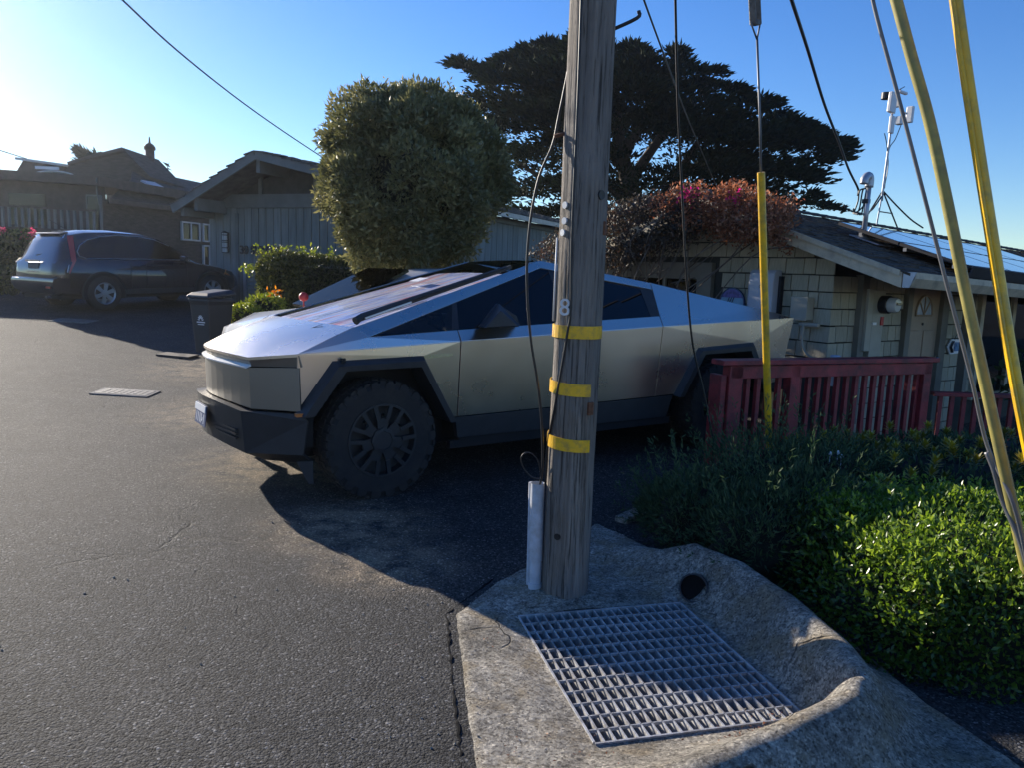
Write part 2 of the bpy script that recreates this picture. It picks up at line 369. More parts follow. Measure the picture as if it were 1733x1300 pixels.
def pdist(px, py, P, closed=True):
    d = np.full(px.shape, 1e9); n = len(P)
    for i in range(n if closed else n-1):
        a, b = np.array(P[i][:2]), np.array(P[(i+1) % n][:2]); ab = b-a
        t = np.clip(((px-a[0])*ab[0]+(py-a[1])*ab[1])/(ab @ ab), 0, 1); d = np.minimum(d, np.hypot(px-a[0]-ab[0]*t, py-a[1]-ab[1]*t))
    return d
def crest_h(px, py):
    best = np.full(px.shape, 1e9); hh = np.zeros(px.shape)
    for i in range(len(CREST)-1):
        a, b = np.array(CREST[i]), np.array(CREST[i+1]); ab = (b-a)[:2]
        t = np.clip(((px-a[0])*ab[0]+(py-a[1])*ab[1])/(ab @ ab), 0, 1); d = np.hypot(px-a[0]-ab[0]*t, py-a[1]-ab[1]*t); h = a[2]+(b[2]-a[2])*t
        k = d < best; best = np.where(k, d, best); hh = np.where(k, h, hh)
    return best, hh
def conc_z(x, y):
    d, h = crest_h(x, y); u, v = guv(x, y)
    inside = (np.abs(u-GA/2) < GA/2+.3) & (v > -.3) & (v < GB+.3)
    sg = .15
    z = H(x, y)*.6+.014+1.22*h*np.exp(-(d/sg)**2)
    e = pdist(x, y, CPOLY); ins = inpoly(x, y, CPOLY)
    z += .003*np.sin(x*9+1.3*np.sin(y*7))*np.sin(y*11+.7*np.sin(x*13))+.0015*np.sin(x*31+y*17)*np.sin(y*37-x*11)
    hole = np.minimum(np.minimum(u, GA-u), np.minimum(v, GB-v))
    z = np.where(hole > -.03, np.minimum(z, .002), np.where(hole > -.12, z*(np.clip((-hole-.03)/.09, 0, 1))+.002*(1-np.clip((-hole-.03)/.09, 0, 1)), z))
    z = z+.03*np.exp(-(np.hypot(x-.312, y-3.811)/.22)**2)
    edge = np.where(ins, np.clip(e/.05, 0, 1), 0)
    return np.where(edge < 1, z*edge+(H(x, y)-.06)*(1-edge), z)
def apron():
    us = np.concatenate([np.linspace(-.72, 0, 37), np.linspace(0, GA, 40)[1:], np.linspace(GA, 1.95, 55)[1:]])
    vs_ = np.concatenate([np.linspace(-1.75, 0, 80), np.linspace(0, GB, 48)[1:], np.linspace(GB, 2.6, 70)[1:]])
    uu, vv = np.meshgrid(us, vs_); x = G1[0]+uu*GU[0]+vv*GV[0]; y = G1[1]+uu*GU[1]+vv*GV[1]; z = conc_z(x, y)
    V = np.stack([x, y, z], -1).reshape(-1, 3); nx = len(us)
    i = np.arange(nx-1)[None, :]+np.arange(len(vs_)-1)[:, None]*nx; Q = np.stack([i, i+nx, i+1+nx, i+1], -1).reshape(-1, 4)
    c = V[Q].mean(1); u, v = guv(c[:, 0], c[:, 1]); k = inpoly(c[:, 0], c[:, 1], CPOLY) & ~((u > 0) & (u < GA) & (v > 0) & (v < GB)); Q = Q[k]
    me = bpy.data.meshes.new('concrete_apron'); me.from_pydata([tuple(p) for p in V], [], [tuple(int(j) for j in q) for q in Q]); me.polygons.foreach_set('use_smooth', [True]*len(me.polygons)); me.materials.append(MATS['concrete']); me.update()
    o = bpy.data.objects.new('concrete_apron', me); COL.objects.link(o); ORG[o.name] = np.zeros(3); struct(o)
    mb = MB()
    def gp(u, v, z): return (G1[0]+u*GU[0]+v*GV[0], G1[1]+u*GU[1]+v*GV[1], z)
    a = [gp(0, 0, 0), gp(GA, 0, 0), gp(GA, GB, 0), gp(0, GB, 0)]; bt = [gp(0, 0, -1.3), gp(GA, 0, -1.3), gp(GA, GB, -1.3), gp(0, GB, -1.3)]
    mb.add(a+bt, [(0, 1, 5, 4), (1, 2, 6, 5), (2, 3, 7, 6), (3, 0, 4, 7), (4, 5, 6, 7)]).build('drain_pit', 'pit_shade', o)
    jt = [(-.05, 4.0)]+[tuple(p) for p in CPOLY[:5]]; jp = []
    for i in range(len(jt)-1):
        for s in np.linspace(0, 1, 14, endpoint=False):
            x, y = np.array(jt[i])*(1-s)+np.array(jt[i+1])*s; x += rng.uniform(-.006, .006)-.004; jp.append((x, y, float(H(x, y))-.003))
    MB().tube(jp, [rng.uniform(.003, .010) for _ in jp], 6).build('open_joint', 'pit_shade', o)
    # grate
    g = thing('storm_drain_grate', gp(GA/2, GB/2, 0), 'galvanised steel bar grate set in the concrete gutter at the foot of the pole', 'drain grate')
    fr = MB()
    U3, V3 = np.array([*GU, 0]), np.array([*GV, 0])
    for (u0, v0, u1, v1) in ((.004, .004, GA-.004, .004), (.004, GB-.004, GA-.004, GB-.004), (.004, .012, .004, GB-.012), (GA-.004, .012, GA-.004, GB-.012)):
        fr.bar(gp(u0, v0, -.022), gp(u1, v1, -.022), .008, .062)
    fr.build('frame', 'galvanised', g)
    nb, nc = 20, 12; m1 = MB().obox((0, 0, 0), V3*(GB-.02), U3*.0065, (0, 0, .07)).mesh('bearing_bar', 'galvanised'); m2 = MB().obox((0, 0, 0), U3*(GA-.02), V3*.006, (0, 0, .012)).mesh('cross_bar', 'galvanised')
    for k in range(1, nb):
        b = bpy.data.objects.new('bearing_bar', m1); link(b, g); b.location = np.array(gp(GA*k/nb, GB/2, -.029))-ORG[g.name]
    for k in range(1, nc):
        b = bpy.data.objects.new('cross_bar', m2); link(b, g); b.location = np.array(gp(GA/2, GB*k/nc, .0))-ORG[g.name]
    # pipe mouth in the lip
    c = np.array([.975, 3.785, .075]); ax = np.array([-.40, -.80, .32]); ax /= np.linalg.norm(ax)
    p = MB().lathe(c-ax*.12, ax, [(.066, .05), (.066, .135), (.074, .135), (.074, 0)], 28).build('drain_pipe', 'dark_steel', None, True, auto=40, loc=c)
    MB().lathe(c-ax*.12, ax, [(.067, .135), (.067, .112), (0, .108)], 28).build('bore_shade', 'pit_shade', p)  # near-black disc set in the mouth for the pipe's inner shade
    tag(p, 'short black round pipe mouth poking through the concrete lip behind the grate', 'pipe')
apron()
# ------------------------------------------------------------------ utility pole
def polewood():
    m, t, b = nodes('pole_wood'); v = coords(t, (26, 26, 1.1)); v2 = coords(t, (60, 60, 2.2)); v3 = coords(t)
    g = noise(t, v, 1, 7, .65); k = noise(t, v2, 1, 5, .7); big = noise(t, v3, 1.6, 4)
    c = ramp(t, g, [(.3, (.055, .043, .033)), (.5, (.17, .14, .11)), (.72, (.32, .28, .235))])
    c = mix(t, ramp(t, big, [(.35, (0, 0, 0)), (.65, (.75, .75, .75))]), c, (.23, .215, .20))
    c = mix(t, .85, c, ramp(t, k, [(.38, (.12, .11, .10)), (.47, (1.1, 1.1, 1.1)), (.7, (1.3, 1.3, 1.3))]), 'MULTIPLY')
    L(t, c, b.inputs['Base Color']); b.inputs['Roughness'].default_value = .85
    n1 = bump(t, b, g, 1., .03); bump(t, b, k, .9, .014, n1)
polewood()
mat('yellow_band', (.82, .46, .012), .45, var=.12, scale=10, dirt=(.42, .25, .05), dscale=25)
mat('yellow_guard', (.80, .47, .015), .38, var=.22, scale=4, dirt=(.30, .22, .06), dscale=7)
mat('faded_guard', (.34, .29, .08), .5, var=.25, scale=5, dirt=(.2, .19, .08), dscale=9)
PB = np.array([.312, 3.811, 0.])
def prad(z): return .119-.0035*z
def ppt(px, py, off=.0):  # pixel to the pole's camera side
    P = at_plane(px, py, (PB[0], PB[1]-.115, 0), (0, 1, 0)); r = prad(P[2])+off
    dx = max(-r*.995, min(r*.995, P[0]-PB[0])); return np.array([PB[0]+dx, PB[1]-math.sqrt(max(r*r-dx*dx, 0)), P[2]])
def pole():
    o = thing('utility_pole', PB, 'weathered grey wooden utility pole with yellow bands and the numeral 8', 'utility pole')
    mb = MB(); n = 40; rings = []
    zs = np.concatenate([np.linspace(-.3, 3.8, 60), np.linspace(4, 9.2, 14)])
    for z in zs:
        ring = []
        for k in range(n):
            a = 2*math.pi*k/n; r = prad(z)+.0035*math.sin(3*a+z*.8)+.0025*math.sin(7*a+z*1.7)+.002*math.sin(11*a-z*2.3+math.sin(z*5))
            ck = min(abs((a-x+math.pi) % (2*math.pi)-math.pi) for x in (4.4+.03*math.sin(z*2), 5.2+.02*math.sin(z*3), 4.95, 3.9+.02*math.sin(z)))
            r -= .006*math.exp(-(ck/.05)**2)
            ring.append((PB[0]+r*math.cos(a), PB[1]+r*math.sin(a), z))
        rings.append(ring)
    mb.loft(rings).build('shaft', 'pole_wood', o, True)
    def band(z, h, a0, a1, tilt=0.):
        mb = MB(); A = np.linspace(R(a0), R(a1), 20); V = []; F = []
        for a in A:
            rr = prad(z)+.007; zz = z+tilt*(a-R(a0)); c, s = math.cos(a), math.sin(a)
            for (r, q) in ((rr-.004, -h/2), (rr+.002, -h/2), (rr+.002, h/2), (rr-.004, h/2)): V.append((PB[0]+r*c, PB[1]+r*s, zz+q))
        for i in range(len(A)-1):
            for k in range(4): F.append((i*4+k, i*4+(k+1) % 4, i*4+4+(k+1) % 4, i*4+4+k))
        F += [(3, 2, 1, 0), tuple(len(V)-4+k for k in range(4))]
        mb.add(V, F).build('reflective_band', 'yellow_band', o, fix=True)
    z1, z2, z3 = (ppt(965, y)[2] for y in (562, 657, 751))
    band(z1, .062, 150, 365, .0); band(z2, .062, 150, 306, -.005); band(z3, .062, 150, 311, -.006)
    c = ppt(956, 521, .012); place_text('8', .115, .004, 'number_tag', 'white_plastic', c, (1, -.32, 0), (.06, 0, 1), o)
    for px, py in ((958, 345), (957, 372), (954, 392)):
        c = ppt(px, py); d = c-np.array([PB[0], PB[1], c[2]]); MB().lathe(c, d, [(0, .006), (.017, .006), (.017, -.002)], 14).build('nail_disc', 'white_plastic', o)
    for px, py in ((1026, 384), (1000, 694)):
        c = ppt(px, py); d = c-np.array([PB[0], PB[1], c[2]]); d /= np.linalg.norm(d); sd = np.cross((0, 0, 1), d)
        MB().obox(c, sd*.035, d*.016, (0, 0, .065)).build('wood_plug', 'rust_steel', o, bevel=.004)
    for px, py, r in ((1020, 328, .022), (943, 911, .017), (1020, 330, .012)):
        c = ppt(px, py); d = c-np.array([PB[0], PB[1], c[2]]); MB().lathe(c, d, [(0, .001), (r, .002), (r*1.1, -.01)], 12).build('knot_hole', 'black_cable', o)
    a = ppt(1040, 40); b = at_plane(1078, 30, (0, PB[1]-.05, 0), (0, 1, 0)); c = at_plane(1081, 18, (0, PB[1]-.05, 0), (0, 1, 0))
    MB().tube(spline([a+np.array([-.03, .06, -.005]), b, c], 4), .009, 8).build('step_hook', 'dark_steel', o, True)
    a = np.array([PB[0]-prad(2.9)+.02, PB[1]-.02, 0]); p = at_plane(962, 224, (0, PB[1]-.02, 0), (0, 1, 0)); q = at_plane(938, 230, (0, PB[1]-.02, 0), (0, 1, 0))
    MB().tube([p, q], .009, 8).build('step_stub', 'rust_steel', o, True)
    cv = [ppt(x, y, .008) for x, y in ((990, -200), (984, 0), (978, 170), (968, 400), (966, 520), (961, 560), (948, 640), (938, 700), (925, 770), (921, 830))]
    MB().tube(spline(cv, 5), .006, 7).build('down_cable', 'black_cable', o, True)
    cv = [ppt(x, y, .007) for x, y in ((944, 400), (940, 470), (938, 545))]
    MB().tube(cv, .005, 7).build('moulding', 'white_plastic', o, True)
    return o
pole()
def conduit():
    b = gnd(905, 1004); o = thing('riser_conduit', b, 'pale grey plastic conduit standing against the left side of the pole', 'conduit')
    t1 = at_plane(910, 818, b, (0, 1, 0)); ax = t1-b; MB().tube([b-ax*.03, b+ax*.36], .031, 20).build('lower_pipe', 'pvc_grey', o, True, auto=40)
    MB().tube([b+ax*.30, b+ax*1.0], .035, 20, False).build('upper_pipe', 'pvc_grey', o, True)
    MB().tube([b+ax*.0, b+ax*.10], .036, 20).build('coupling', 'pvc_grey', o, True, auto=40)
    p = b+np.array([-.028, .05, 0]); MB().tube([p, p+ax*.98], .017, 12).build('side_pipe', 'pvc_grey', o, True, auto=40)
    pl = (0, b[1]-.01, 0)
    cv = [at_plane(x, y, pl, (0, 1, 0)) for x, y in ((972, 40), (963, 110), (945, 200), (935, 245), (912, 300), (898, 370), (892, 440), (893, 510), (899, 580), (910, 650), (917, 720), (918, 790), (914, 822))]
    c = tag(MB().tube(spline(cv, 6), .0065, 7).build('drop_cable', 'black_cable', None, True), 'loose black cable hanging beside the left of the pole down into the conduit', 'cable')
    cv = [at_plane(x, y, pl, (0, 1, 0)) for x, y in ((916, 812), (900, 808), (886, 793), (882, 776), (890, 767), (902, 770), (912, 785), (916, 812))]
    tag(MB().tube(spline(cv, 6), .0045, 6).build('cable_loop', 'black_cable', None, True), 'small loop of thin black cable above the conduit mouth', 'cable')
conduit()
# ------------------------------------------------------------------ guy wires
def guys():
    top = np.array([PB[0], PB[1], 8.8]); a = at_dist(1304, 800, 5.9)
    o = thing('guy_wire', a, 'thin guy wire with a straight yellow guard rising from shrubs before the red fence', 'guy wire', 'guy wires of the pole')
    def on(py):
        for s in np.linspace(0, .9, 900):
            P = a+(top-a)*s; d = P-CAM; y = PH/2-FPX*(d @ UPV)/(d @ FWD)
            if y <= py: return P
    pl_n = np.cross(top-a, (0, 0, 1)); P = lambda x, y: at_plane(x, y, a, pl_n)
    MB().tube([a-(top-a)*.02, P(1301, 735), P(1297, 600), P(1292, 430), P(1288, 291)], .026, 12).build('guard', 'yellow_guard', o, True, auto=50)
    MB().tube([P(1288, 300), P(1286, 200), P(1281, 60)], .0075, 7).build('strand', 'grey_cable', o, True)
    q = P(1281, 66); q1, q2 = P(1270, 36), P(1287, 36)
    MB().tube([q, q1], .006, 6).tube([q, q2], .006, 6).build('thimble', 'grey_cable', o, True)
    c1, c2 = P(1279, 42), P(1274, -60); d = c2-c1; s = q2-q1; s /= np.linalg.norm(s); n = np.cross(d, s); n /= np.linalg.norm(n)
    ins = MB(); ins.obox((c1+c2)/2+s*.034, d, s*.018, n*.045); ins.obox((c1+c2)/2-s*.034, d, s*.018, n*.045); ins.obox(c1+d*.04, d*.1, s*.05, n*.045); ins.build('insulator', 'cast_iron', o, bevel=.008)
    MB().tube([c1+d*.1, c2, top], .0075, 6).build('upper_strand', 'grey_cable', o, True)
    # two near guys with bent guards
    anc = gnd(1800, 1210, -.15); hd = np.array([anc[0]-PB[0], anc[1]-PB[1], 0]); nn = np.array([hd[1], -hd[0], 0])
    Q = lambda x, y, k=0.: at_plane(x, y, anc, nn)+np.array([0, k, 0])
    o2 = thing('guy_wire', anc, 'nearest guy wire with a bent dull olive yellow guard and a grey strand beside it', 'guy wire', 'guy wires of the pole')
    MB().tube(spline([Q(1500, -60), Q(1517, 0), Q(1541, 90), Q(1573, 205), Q(1605, 351), Q(1631, 480), Q(1661, 620), Q(1696, 780), Q(1733, 945), Q(1790, 1190)], 6), .0235, 14).build('guard', 'faded_guard', o2, True, auto=50)
    MB().tube(spline([Q(1460, -140, .05), Q(1488, 0, .05), Q(1528, 150, .05), Q(1575, 330, .05), Q(1612, 475, .05), Q(1655, 640, .05), Q(1683, 760, .05), Q(1705, 850, -.04), Q(1733, 975, -.04), Q(1785, 1200, 0)], 6), .0085, 8).build('strand', 'grey_cable', o2, True)
    MB().tube(spline([Q(1681, 770, .045), Q(1690, 800, .03), Q(1702, 850, .02), Q(1716, 905, -.03), Q(1733, 965, -.035)], 8), .013, 7).build('preform_grip', 'grey_cable', o2, True)
    o3 = thing('guy_wire', anc+np.array([.35, .1, 0]), 'rightmost guy wire with a bright yellow split guard leaving the frame', 'guy wire', 'guy wires of the pole')
    anc3 = anc+np.array([.3, -.2, 0]); hd = np.array([anc3[0]-PB[0], anc3[1]-PB[1], 0]); n3 = np.array([hd[1], -hd[0], 0])
    Q3 = lambda x, y: at_plane(x, y, anc3, n3)
    ctr = [Q3(1609, -60), Q3(1618, 0), Q3(1635, 120), Q3(1661, 290), Q3(1689, 465), Q3(1711, 600), Q3(1734, 725), Q3(1790, 1000), Q3(1840, 1250)]
    MB().tube(spline(ctr, 6), .0245, 14).build('guard', 'yellow_guard', o3, True, auto=50)
    MB().tube(spline([p+np.array([-.024, -.02, 0]) for p in ctr], 6), .008, 6).build('guard_lip', 'yellow_guard', o3, True)
guys()
def wire(pts, r, label, mt='black_cable'):
    P = [at_dist(*p) for p in pts]; tag(MB().tube(spline(P, 6), r, 6).build('overhead_wire', mt, None, True), label, 'wire', 'overhead wires')
wire([(1070, -60, 3.9), (1090, 0, 4.4), (1131, 112, 5.6), (1160, 190, 7.), (1185, 250, 8.2), (1225, 345, 10.2)], .006, 'thin black wire slanting from beside the pole top across the cypress')
wire([(1142, -60, 4.5), (1143, 0, 4.7), (1147, 170, 5.1), (1153, 300, 5.4), (1162, 470, 5.6), (1172, 580, 5.75), (1190, 660, 5.85), (1212, 770, 5.95)], .0075, 'black cable dropping straight down in front of the truck into the shrubs')
wire([(150, -55, 9.5), (208, 0, 10.5), (300, 85, 12.), (400, 165, 14.5), (480, 222, 16.5), (566, 279, 18.5)], .011, 'long black wire crossing the pale sky down to the garage roof')
wire([(-40, 243, 20), (0, 254, 22), (45, 268, 25)], .012, 'short stretch of wire at the left edge above the dark house')
# ------------------------------------------------------------------ vehicle materials
def stainless():
    for nm, base, rg in (('stainless', (.80, .725, .655), .26), ('stainless_shaded', (.30, .285, .265), .40)):  # second steel darker: shade on the nose put into its base colour
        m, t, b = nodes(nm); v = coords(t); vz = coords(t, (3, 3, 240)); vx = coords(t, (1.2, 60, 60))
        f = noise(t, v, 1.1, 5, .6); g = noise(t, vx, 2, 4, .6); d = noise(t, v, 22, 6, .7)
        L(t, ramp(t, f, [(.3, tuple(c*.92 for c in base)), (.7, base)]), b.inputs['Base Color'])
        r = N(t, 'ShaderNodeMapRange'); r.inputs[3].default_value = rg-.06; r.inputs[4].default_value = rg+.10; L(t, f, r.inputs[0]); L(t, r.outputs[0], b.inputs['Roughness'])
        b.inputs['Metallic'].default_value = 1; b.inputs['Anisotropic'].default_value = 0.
        pass
stainless()
mat('black_plastic', (.022, .023, .026), .55, var=.2, scale=12, bmp=.08, bscale=200)
mat('rubber', (.014, .014, .015), .78, var=.3, scale=20, bmp=.1, bscale=120, dirt=(.035, .03, .025), dscale=6)
mat('wheel_cover', (.02, .021, .024), .5, var=.15)
mat('underbody', (.008, .008, .009), .8)
mat('interior_black', (.012, .012, .013), .6)
mat('seat_grey', (.10, .10, .11), .7)
mat('amber', (.55, .16, .03), .35, coat=.5)
mat('light_bar', (.82, .82, .80), .3, coat=.4, var=.05)
mat('plate_white', (.75, .76, .78), .4, var=.05)
mat('plate_blue', (.03, .06, .16), .4)
mat('etched', (.68, .64, .36), .5, .6, var=.05)
mat('bright_metal', (.8, .8, .8), .15, 1., var=.05)
glass('glass_dark', (.035, .04, .045), 1.25)
glass('glass_clear', (.55, .6, .6), 1.0)
glass('glass_screen', (.86, .89, .89), .55)
def sunshade():
    m, t, b = nodes('sunshade'); v = coords(t, (.55, 7.5, 1)); v2 = coords(t, (1.4, 14, 1)); v3 = coords(t)
    a = noise(t, v, 1.3, 6, .65); k = noise(t, v2, 1.2, 6, .7)
    c = ramp(t, a, [(.30, (.30, .06, .07)), (.38, (.75, .22, .22)), (.45, (.85, .80, .82)), (.52, (.30, .38, .80)), (.58, (.85, .82, .82)), (.66, (.80, .30, .26)), (.75, (.20, .08, .10))])
    c = mix(t, ramp(t, k, [(.52, (0, 0, 0)), (.60, (.85, .85, .85))]), c, (.11, .09, .11))
    L(t, c, b.inputs['Base Color']); b.inputs['Roughness'].default_value = .35; bump(t, b, a, .4, .03)
sunshade()
# ------------------------------------------------------------------ stainless pickup
def interp(x, P):
    P = sorted(P); xs = [p[0] for p in P]; return np.interp(x, xs, [p[1] for p in P])
def zc(x): return interp(x, [(.605, 1.08), (-.641, 1.14), (-2.774, 1.228), (-4.739, 1.296)])
def yc(x): return interp(x, [(.605, .955), (-.2, .99), (-.641, .999), (-2.774, 1.008), (-4.2, 1.0), (-4.739, .985)])
def ylow(x, z): return yc(x)-(zc(x)-z)*.063
def wheel(root, c, r, s, w=.27):
    # s: outward sign along y
    wh = MB(); hw = w/2
    prof = [(r*.60, -hw), (r*.66, -hw*1.02), (r*.86, -hw*1.06), (r*.955, -hw*.92), (r*.985, -hw*.6), (r*.985, hw*.6), (r*.955, hw*.92), (r*.86, hw*1.06), (r*.66, hw*1.02), (r*.60, hw)]
    ax = (0, s, 0); wh.lathe(c, ax, prof, 56)
    for k in range(44):
        for (h0, dd) in ((.82, 0), (.30, .5), (-.30, 0), (-.82, .5)):
            a = 2*math.pi*(k+dd)/44; rad = np.array([math.cos(a), 0, math.sin(a)]); tg = np.array([-math.sin(a), 0, math.cos(a)])
            rr = r*.985 if abs(h0) < .5 else r*.965
            wh.obox(np.array(c)+rad*rr+np.array([0, s*h0*hw, 0]), rad*.016, tg*(2*math.pi*r/44*.66), (0, hw*.42, 0))
    for k in range(22):  # shoulder blocks on the outer side wall
        a = 2*math.pi*k/22; rad = np.array([math.cos(a), 0, math.sin(a)]); tg = np.array([-math.sin(a), 0, math.cos(a)])
        wh.obox(np.array(c)+rad*r*.90+np.array([0, s*hw*1.0, 0]), rad*r*.11, tg*r*.16, (0, .022, 0))
    t = wh.build('wheel', 'rubber', root, fix=False); 
    rim = MB(); f = hw*1.0
    rim.lathe(c, ax, [(r*.63, f*.85), (r*.61, f*1.06), (r*.575, f*1.06), (r*.56, f*.55), (r*.2, f*.45), (0, f*.45)], 56)
    nsp = 7
    for k in range(nsp):
        a = 2*math.pi*k/nsp+math.pi/2; rad = np.array([math.cos(a), 0, math.sin(a)]); tg = np.array([-math.sin(a), 0, math.cos(a)]); o = np.array([0, s*f*1.0, 0])
        b0 = np.array(c)+o; rim.plate([b0+rad*r*.19+tg*r*.085, b0+rad*r*.36+tg*r*.10, b0+rad*r*.36-tg*r*.10, b0+rad*r*.19-tg*r*.085], .03, (0, s, 0))
        for q in (-1, 1):
            p = b0+rad*r*.34+tg*r*.075*q; e = b0+rad*r*.58+tg*r*.15*q; rim.bar(p, e, .03, .022, (0, s, 0))
        # sidewall wedge of the cover that meets the tyre
        rim.plate([b0+rad*r*.60+tg*r*.13, b0+rad*r*.74+tg*r*.19, b0+rad*r*.74-tg*r*.19, b0+rad*r*.60-tg*r*.13], .02, (0, s, 0))
    rim.build('rim', 'wheel_cover', t)
    hc = MB().lathe(c, ax, [(r*.215, f*.9), (r*.215, f*1.12), (r*.16, f*1.14), (r*.155, f*1.10), (0, f*1.10)], 8); hc.build('hub_cap', 'wheel_cover', t)
    for k in (0, 1, 2, 3):
        a = 2*math.pi*(k+.25)/7-.3; rad = np.array([math.cos(a), 0, math.sin(a)]); MB().lathe(np.array(c)+rad*r*.40, ax, [(0, f*.62), (.014, f*.62), (.014, f*.4)], 8).build('lug_nut', 'bright_metal', t)
    return t
def truck():
    cy, sy = math.cos(TYAW), math.sin(TYAW)
    M = Matrix.Translation((TX, TY, TZ)) @ Matrix.Rotation(TYAW, 4, 'Z') @ Matrix.Rotation(-TPIT, 4, 'Y') @ Matrix.Rotation(TROL, 4, 'X')
    o = thing('pickup_truck', (0, 0, 0), 'angular stainless steel pickup truck with black arches parked nose out behind the pole', 'truck', rot=M)
    def panel(name, poly, mt='stainless', both=True, th=.016, off=0.):
        for s in ((1, -1) if both else (1,)):
            MB().plate([(x, s*(ylow(x, z)+off), z) for x, z in poly], th, (0, s, 0)).build(name, mt, o, bevel=.0025)
    def upper(name, pts, mt='stainless', th=.014, bv=.002):
        res = []
        for s in (1, -1):
            res.append(MB().plate([(x, s*y, z) for x, y, z in pts], th, (0, s, .4)).build(name, mt, o, bevel=bv))
        return res
    g = .004
    cz = lambda x: (x, zc(x))
    panel('fender', [cz(.604), (.604, .68), (.363, 1.021), (-.328, 1.038), (-.603, .558), (-.641+g, .556), cz(-.641+g), cz(-.2)])
    panel('front_door', [cz(-.641-g), (-.641-g, .556), (-1.76+g, .567), cz(-1.76+g)])
    panel('rear_door', [cz(-1.76-g), (-1.76-g, .567), (-2.754+g, .579), cz(-2.774+g)])
    panel('bed_side', [cz(-2.774-g), (-2.754-g, .579), (-3.004, .584), (-3.276, 1.016), (-4.085, 1.048), (-4.36, .60), (-4.58, .62), (-4.66, .862), (-4.739, 1.296), cz(-4.2)])
    # upper body, above the crease
    def cr(x): return (x, yc(x), zc(x)+.002)
    sill = lambda x: (x, interp(x, [(.085, .945), (-2.787, .946)]), interp(x, [(.085, 1.184), (-.6, 1.222), (-2.787, 1.319)]))
    ap, apn, pk, wpk = (.172, .888, 1.251), (.085, .945, 1.184), (-1.662, .589, 1.785), (-1.648, .631, 1.723)
    upper('upper_fender', [cr(.604), ap, apn, sill(-.30), sill(-.641+g), cr(-.641+g), cr(-.2)])
    upper('front_door_rail', [sill(-.641-g), sill(-1.76+g), cr(-1.76+g), cr(-.641-g)])
    upper('rear_door_rail', [sill(-1.76-g), sill(-2.787+g), cr(-2.774+g), cr(-1.76-g)])
    upper('front_pillar', [ap, pk, wpk, apn])
    upper('roof_rail', [pk, (-2.85+g, .74, 1.621), (-2.841+g, .781, 1.561), wpk])
    upper('rear_pillar', [(-2.85-g, .74, 1.621), (-2.841-g, .781, 1.561), (-2.787-g, .946, 1.319), cr(-2.774-g), cr(-4.2), cr(-4.70), (-4.70, .955, 1.31), (-4.239, .905, 1.387)])
    # windows in the side plane
    q1, q2 = (-.597, .933, 1.226), (-.674, .80, 1.418)
    upper('quarter_glass', [(.075, .936, 1.19), q2, q1], 'glass_clear', .006, 0)
    upper('window_post', [(-.597, .936, 1.226), (-.674, .803, 1.418), (-.72, .792, 1.434), (-.66, .934, 1.228)], 'black_plastic', .02, 0)
    upper('front_window', [(-.66, .933, 1.229), (-.72, .79, 1.434), (-1.645, .625, 1.718), (-1.72, .628, 1.714), (-1.72, .938, 1.270)], 'glass_dark', .006, 0)
    upper('middle_pillar', [(-1.72, .939, 1.272), (-1.72, .63, 1.715), (-1.82, .641, 1.703), (-1.82, .94, 1.276)], 'black_plastic', .02, 0)
    upper('rear_window', [(-1.82, .937, 1.277), (-1.82, .637, 1.702), (-2.70, .752, 1.573), (-2.68, .94, 1.312)], 'glass_dark', .006, 0)
    upper('window_trim', [(-2.70, .756, 1.574), (-2.836, .778, 1.558), (-2.785, .943, 1.322), (-2.68, .942, 1.313)], 'black_plastic', .02, 0)
    # hood
    nose = [(.604, .955, 1.08), (.833, .605, 1.034), (.905, .32, 1.046), (.94, 0, 1.052), (.905, -.32, 1.046), (.833, -.605, 1.034), (.604, -.955, 1.08)]
    back = [(.165, .87, 1.252), (.27, .60, 1.262), (.34, .30, 1.272), (.36, 0, 1.275), (.34, -.30, 1.272), (.27, -.60, 1.262), (.165, -.87, 1.252)]
    mb = MB(); rows = []
    for t in np.linspace(0, 1, 9):
        rows.append([np.array(a)*(1-t)+np.array(b)*t+np.array([0, 0, .022*math.sin(math.pi*t)*(1-(abs(a[1])/1.0)**2)]) for a, b in zip(nose, back)])
    mb.loft(rows, closed=False, caps=False); low = [[p-np.array([0, 0, .02]) for p in rows[0]], rows[0]]; mb.loft(low, False, False)
    hd = mb.build('hood', 'stainless', o, True, auto=25, fix=True)
    if True:
        for s in (1, -1):
            MB().bar(np.array([.545, s*.50, 1.158]), np.array([.30, s*.62, 1.258]), .004, .003).build('hood_groove', 'underbody', hd)
    # recess under the hood lip, light bar, front fascia
    def strip(name, top, bot, mt, bv=0, auto=20):
        m = MB().loft([top, bot], False, False); ob = m.build(name, mt, o, False)
        md = ob.modifiers.new('s', 'SOLIDIFY'); md.thickness = .012; md.offset = 0
        return ob
    def ring(dx, z0, zb, zcn, y1=.955, y2=.605): 
        mid = [(.94-.107*(abs(q)**1.7)+dx, q*y2, zcn+(zb-zcn)*q*q) for q in (1, .8, .6, .4, .2, 0, -.2, -.4, -.6, -.8, -1)]
        return [(.604+dx, y1, z0)]+mid+[(.604+dx, -y1, z0)]
    strip('nose_recess', ring(-.012, 1.07, 1.025, 1.04), ring(-.03, .99, .972, .985), 'stainless_shaded')
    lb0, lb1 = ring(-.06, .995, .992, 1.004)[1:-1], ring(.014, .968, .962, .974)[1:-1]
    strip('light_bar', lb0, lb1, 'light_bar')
    strip('front_fascia', ring(-.012, .985, .962, .975), ring(-.02, .685, .672, .70), 'stainless_shaded')
    # bumper
    inn = ring(-.03, .665, .655, .685); out = ring(.06, .625, .662, .70, .985, .62); out[0] = (.555, .992, .62); out[-1] = (.555, -.992, .62)
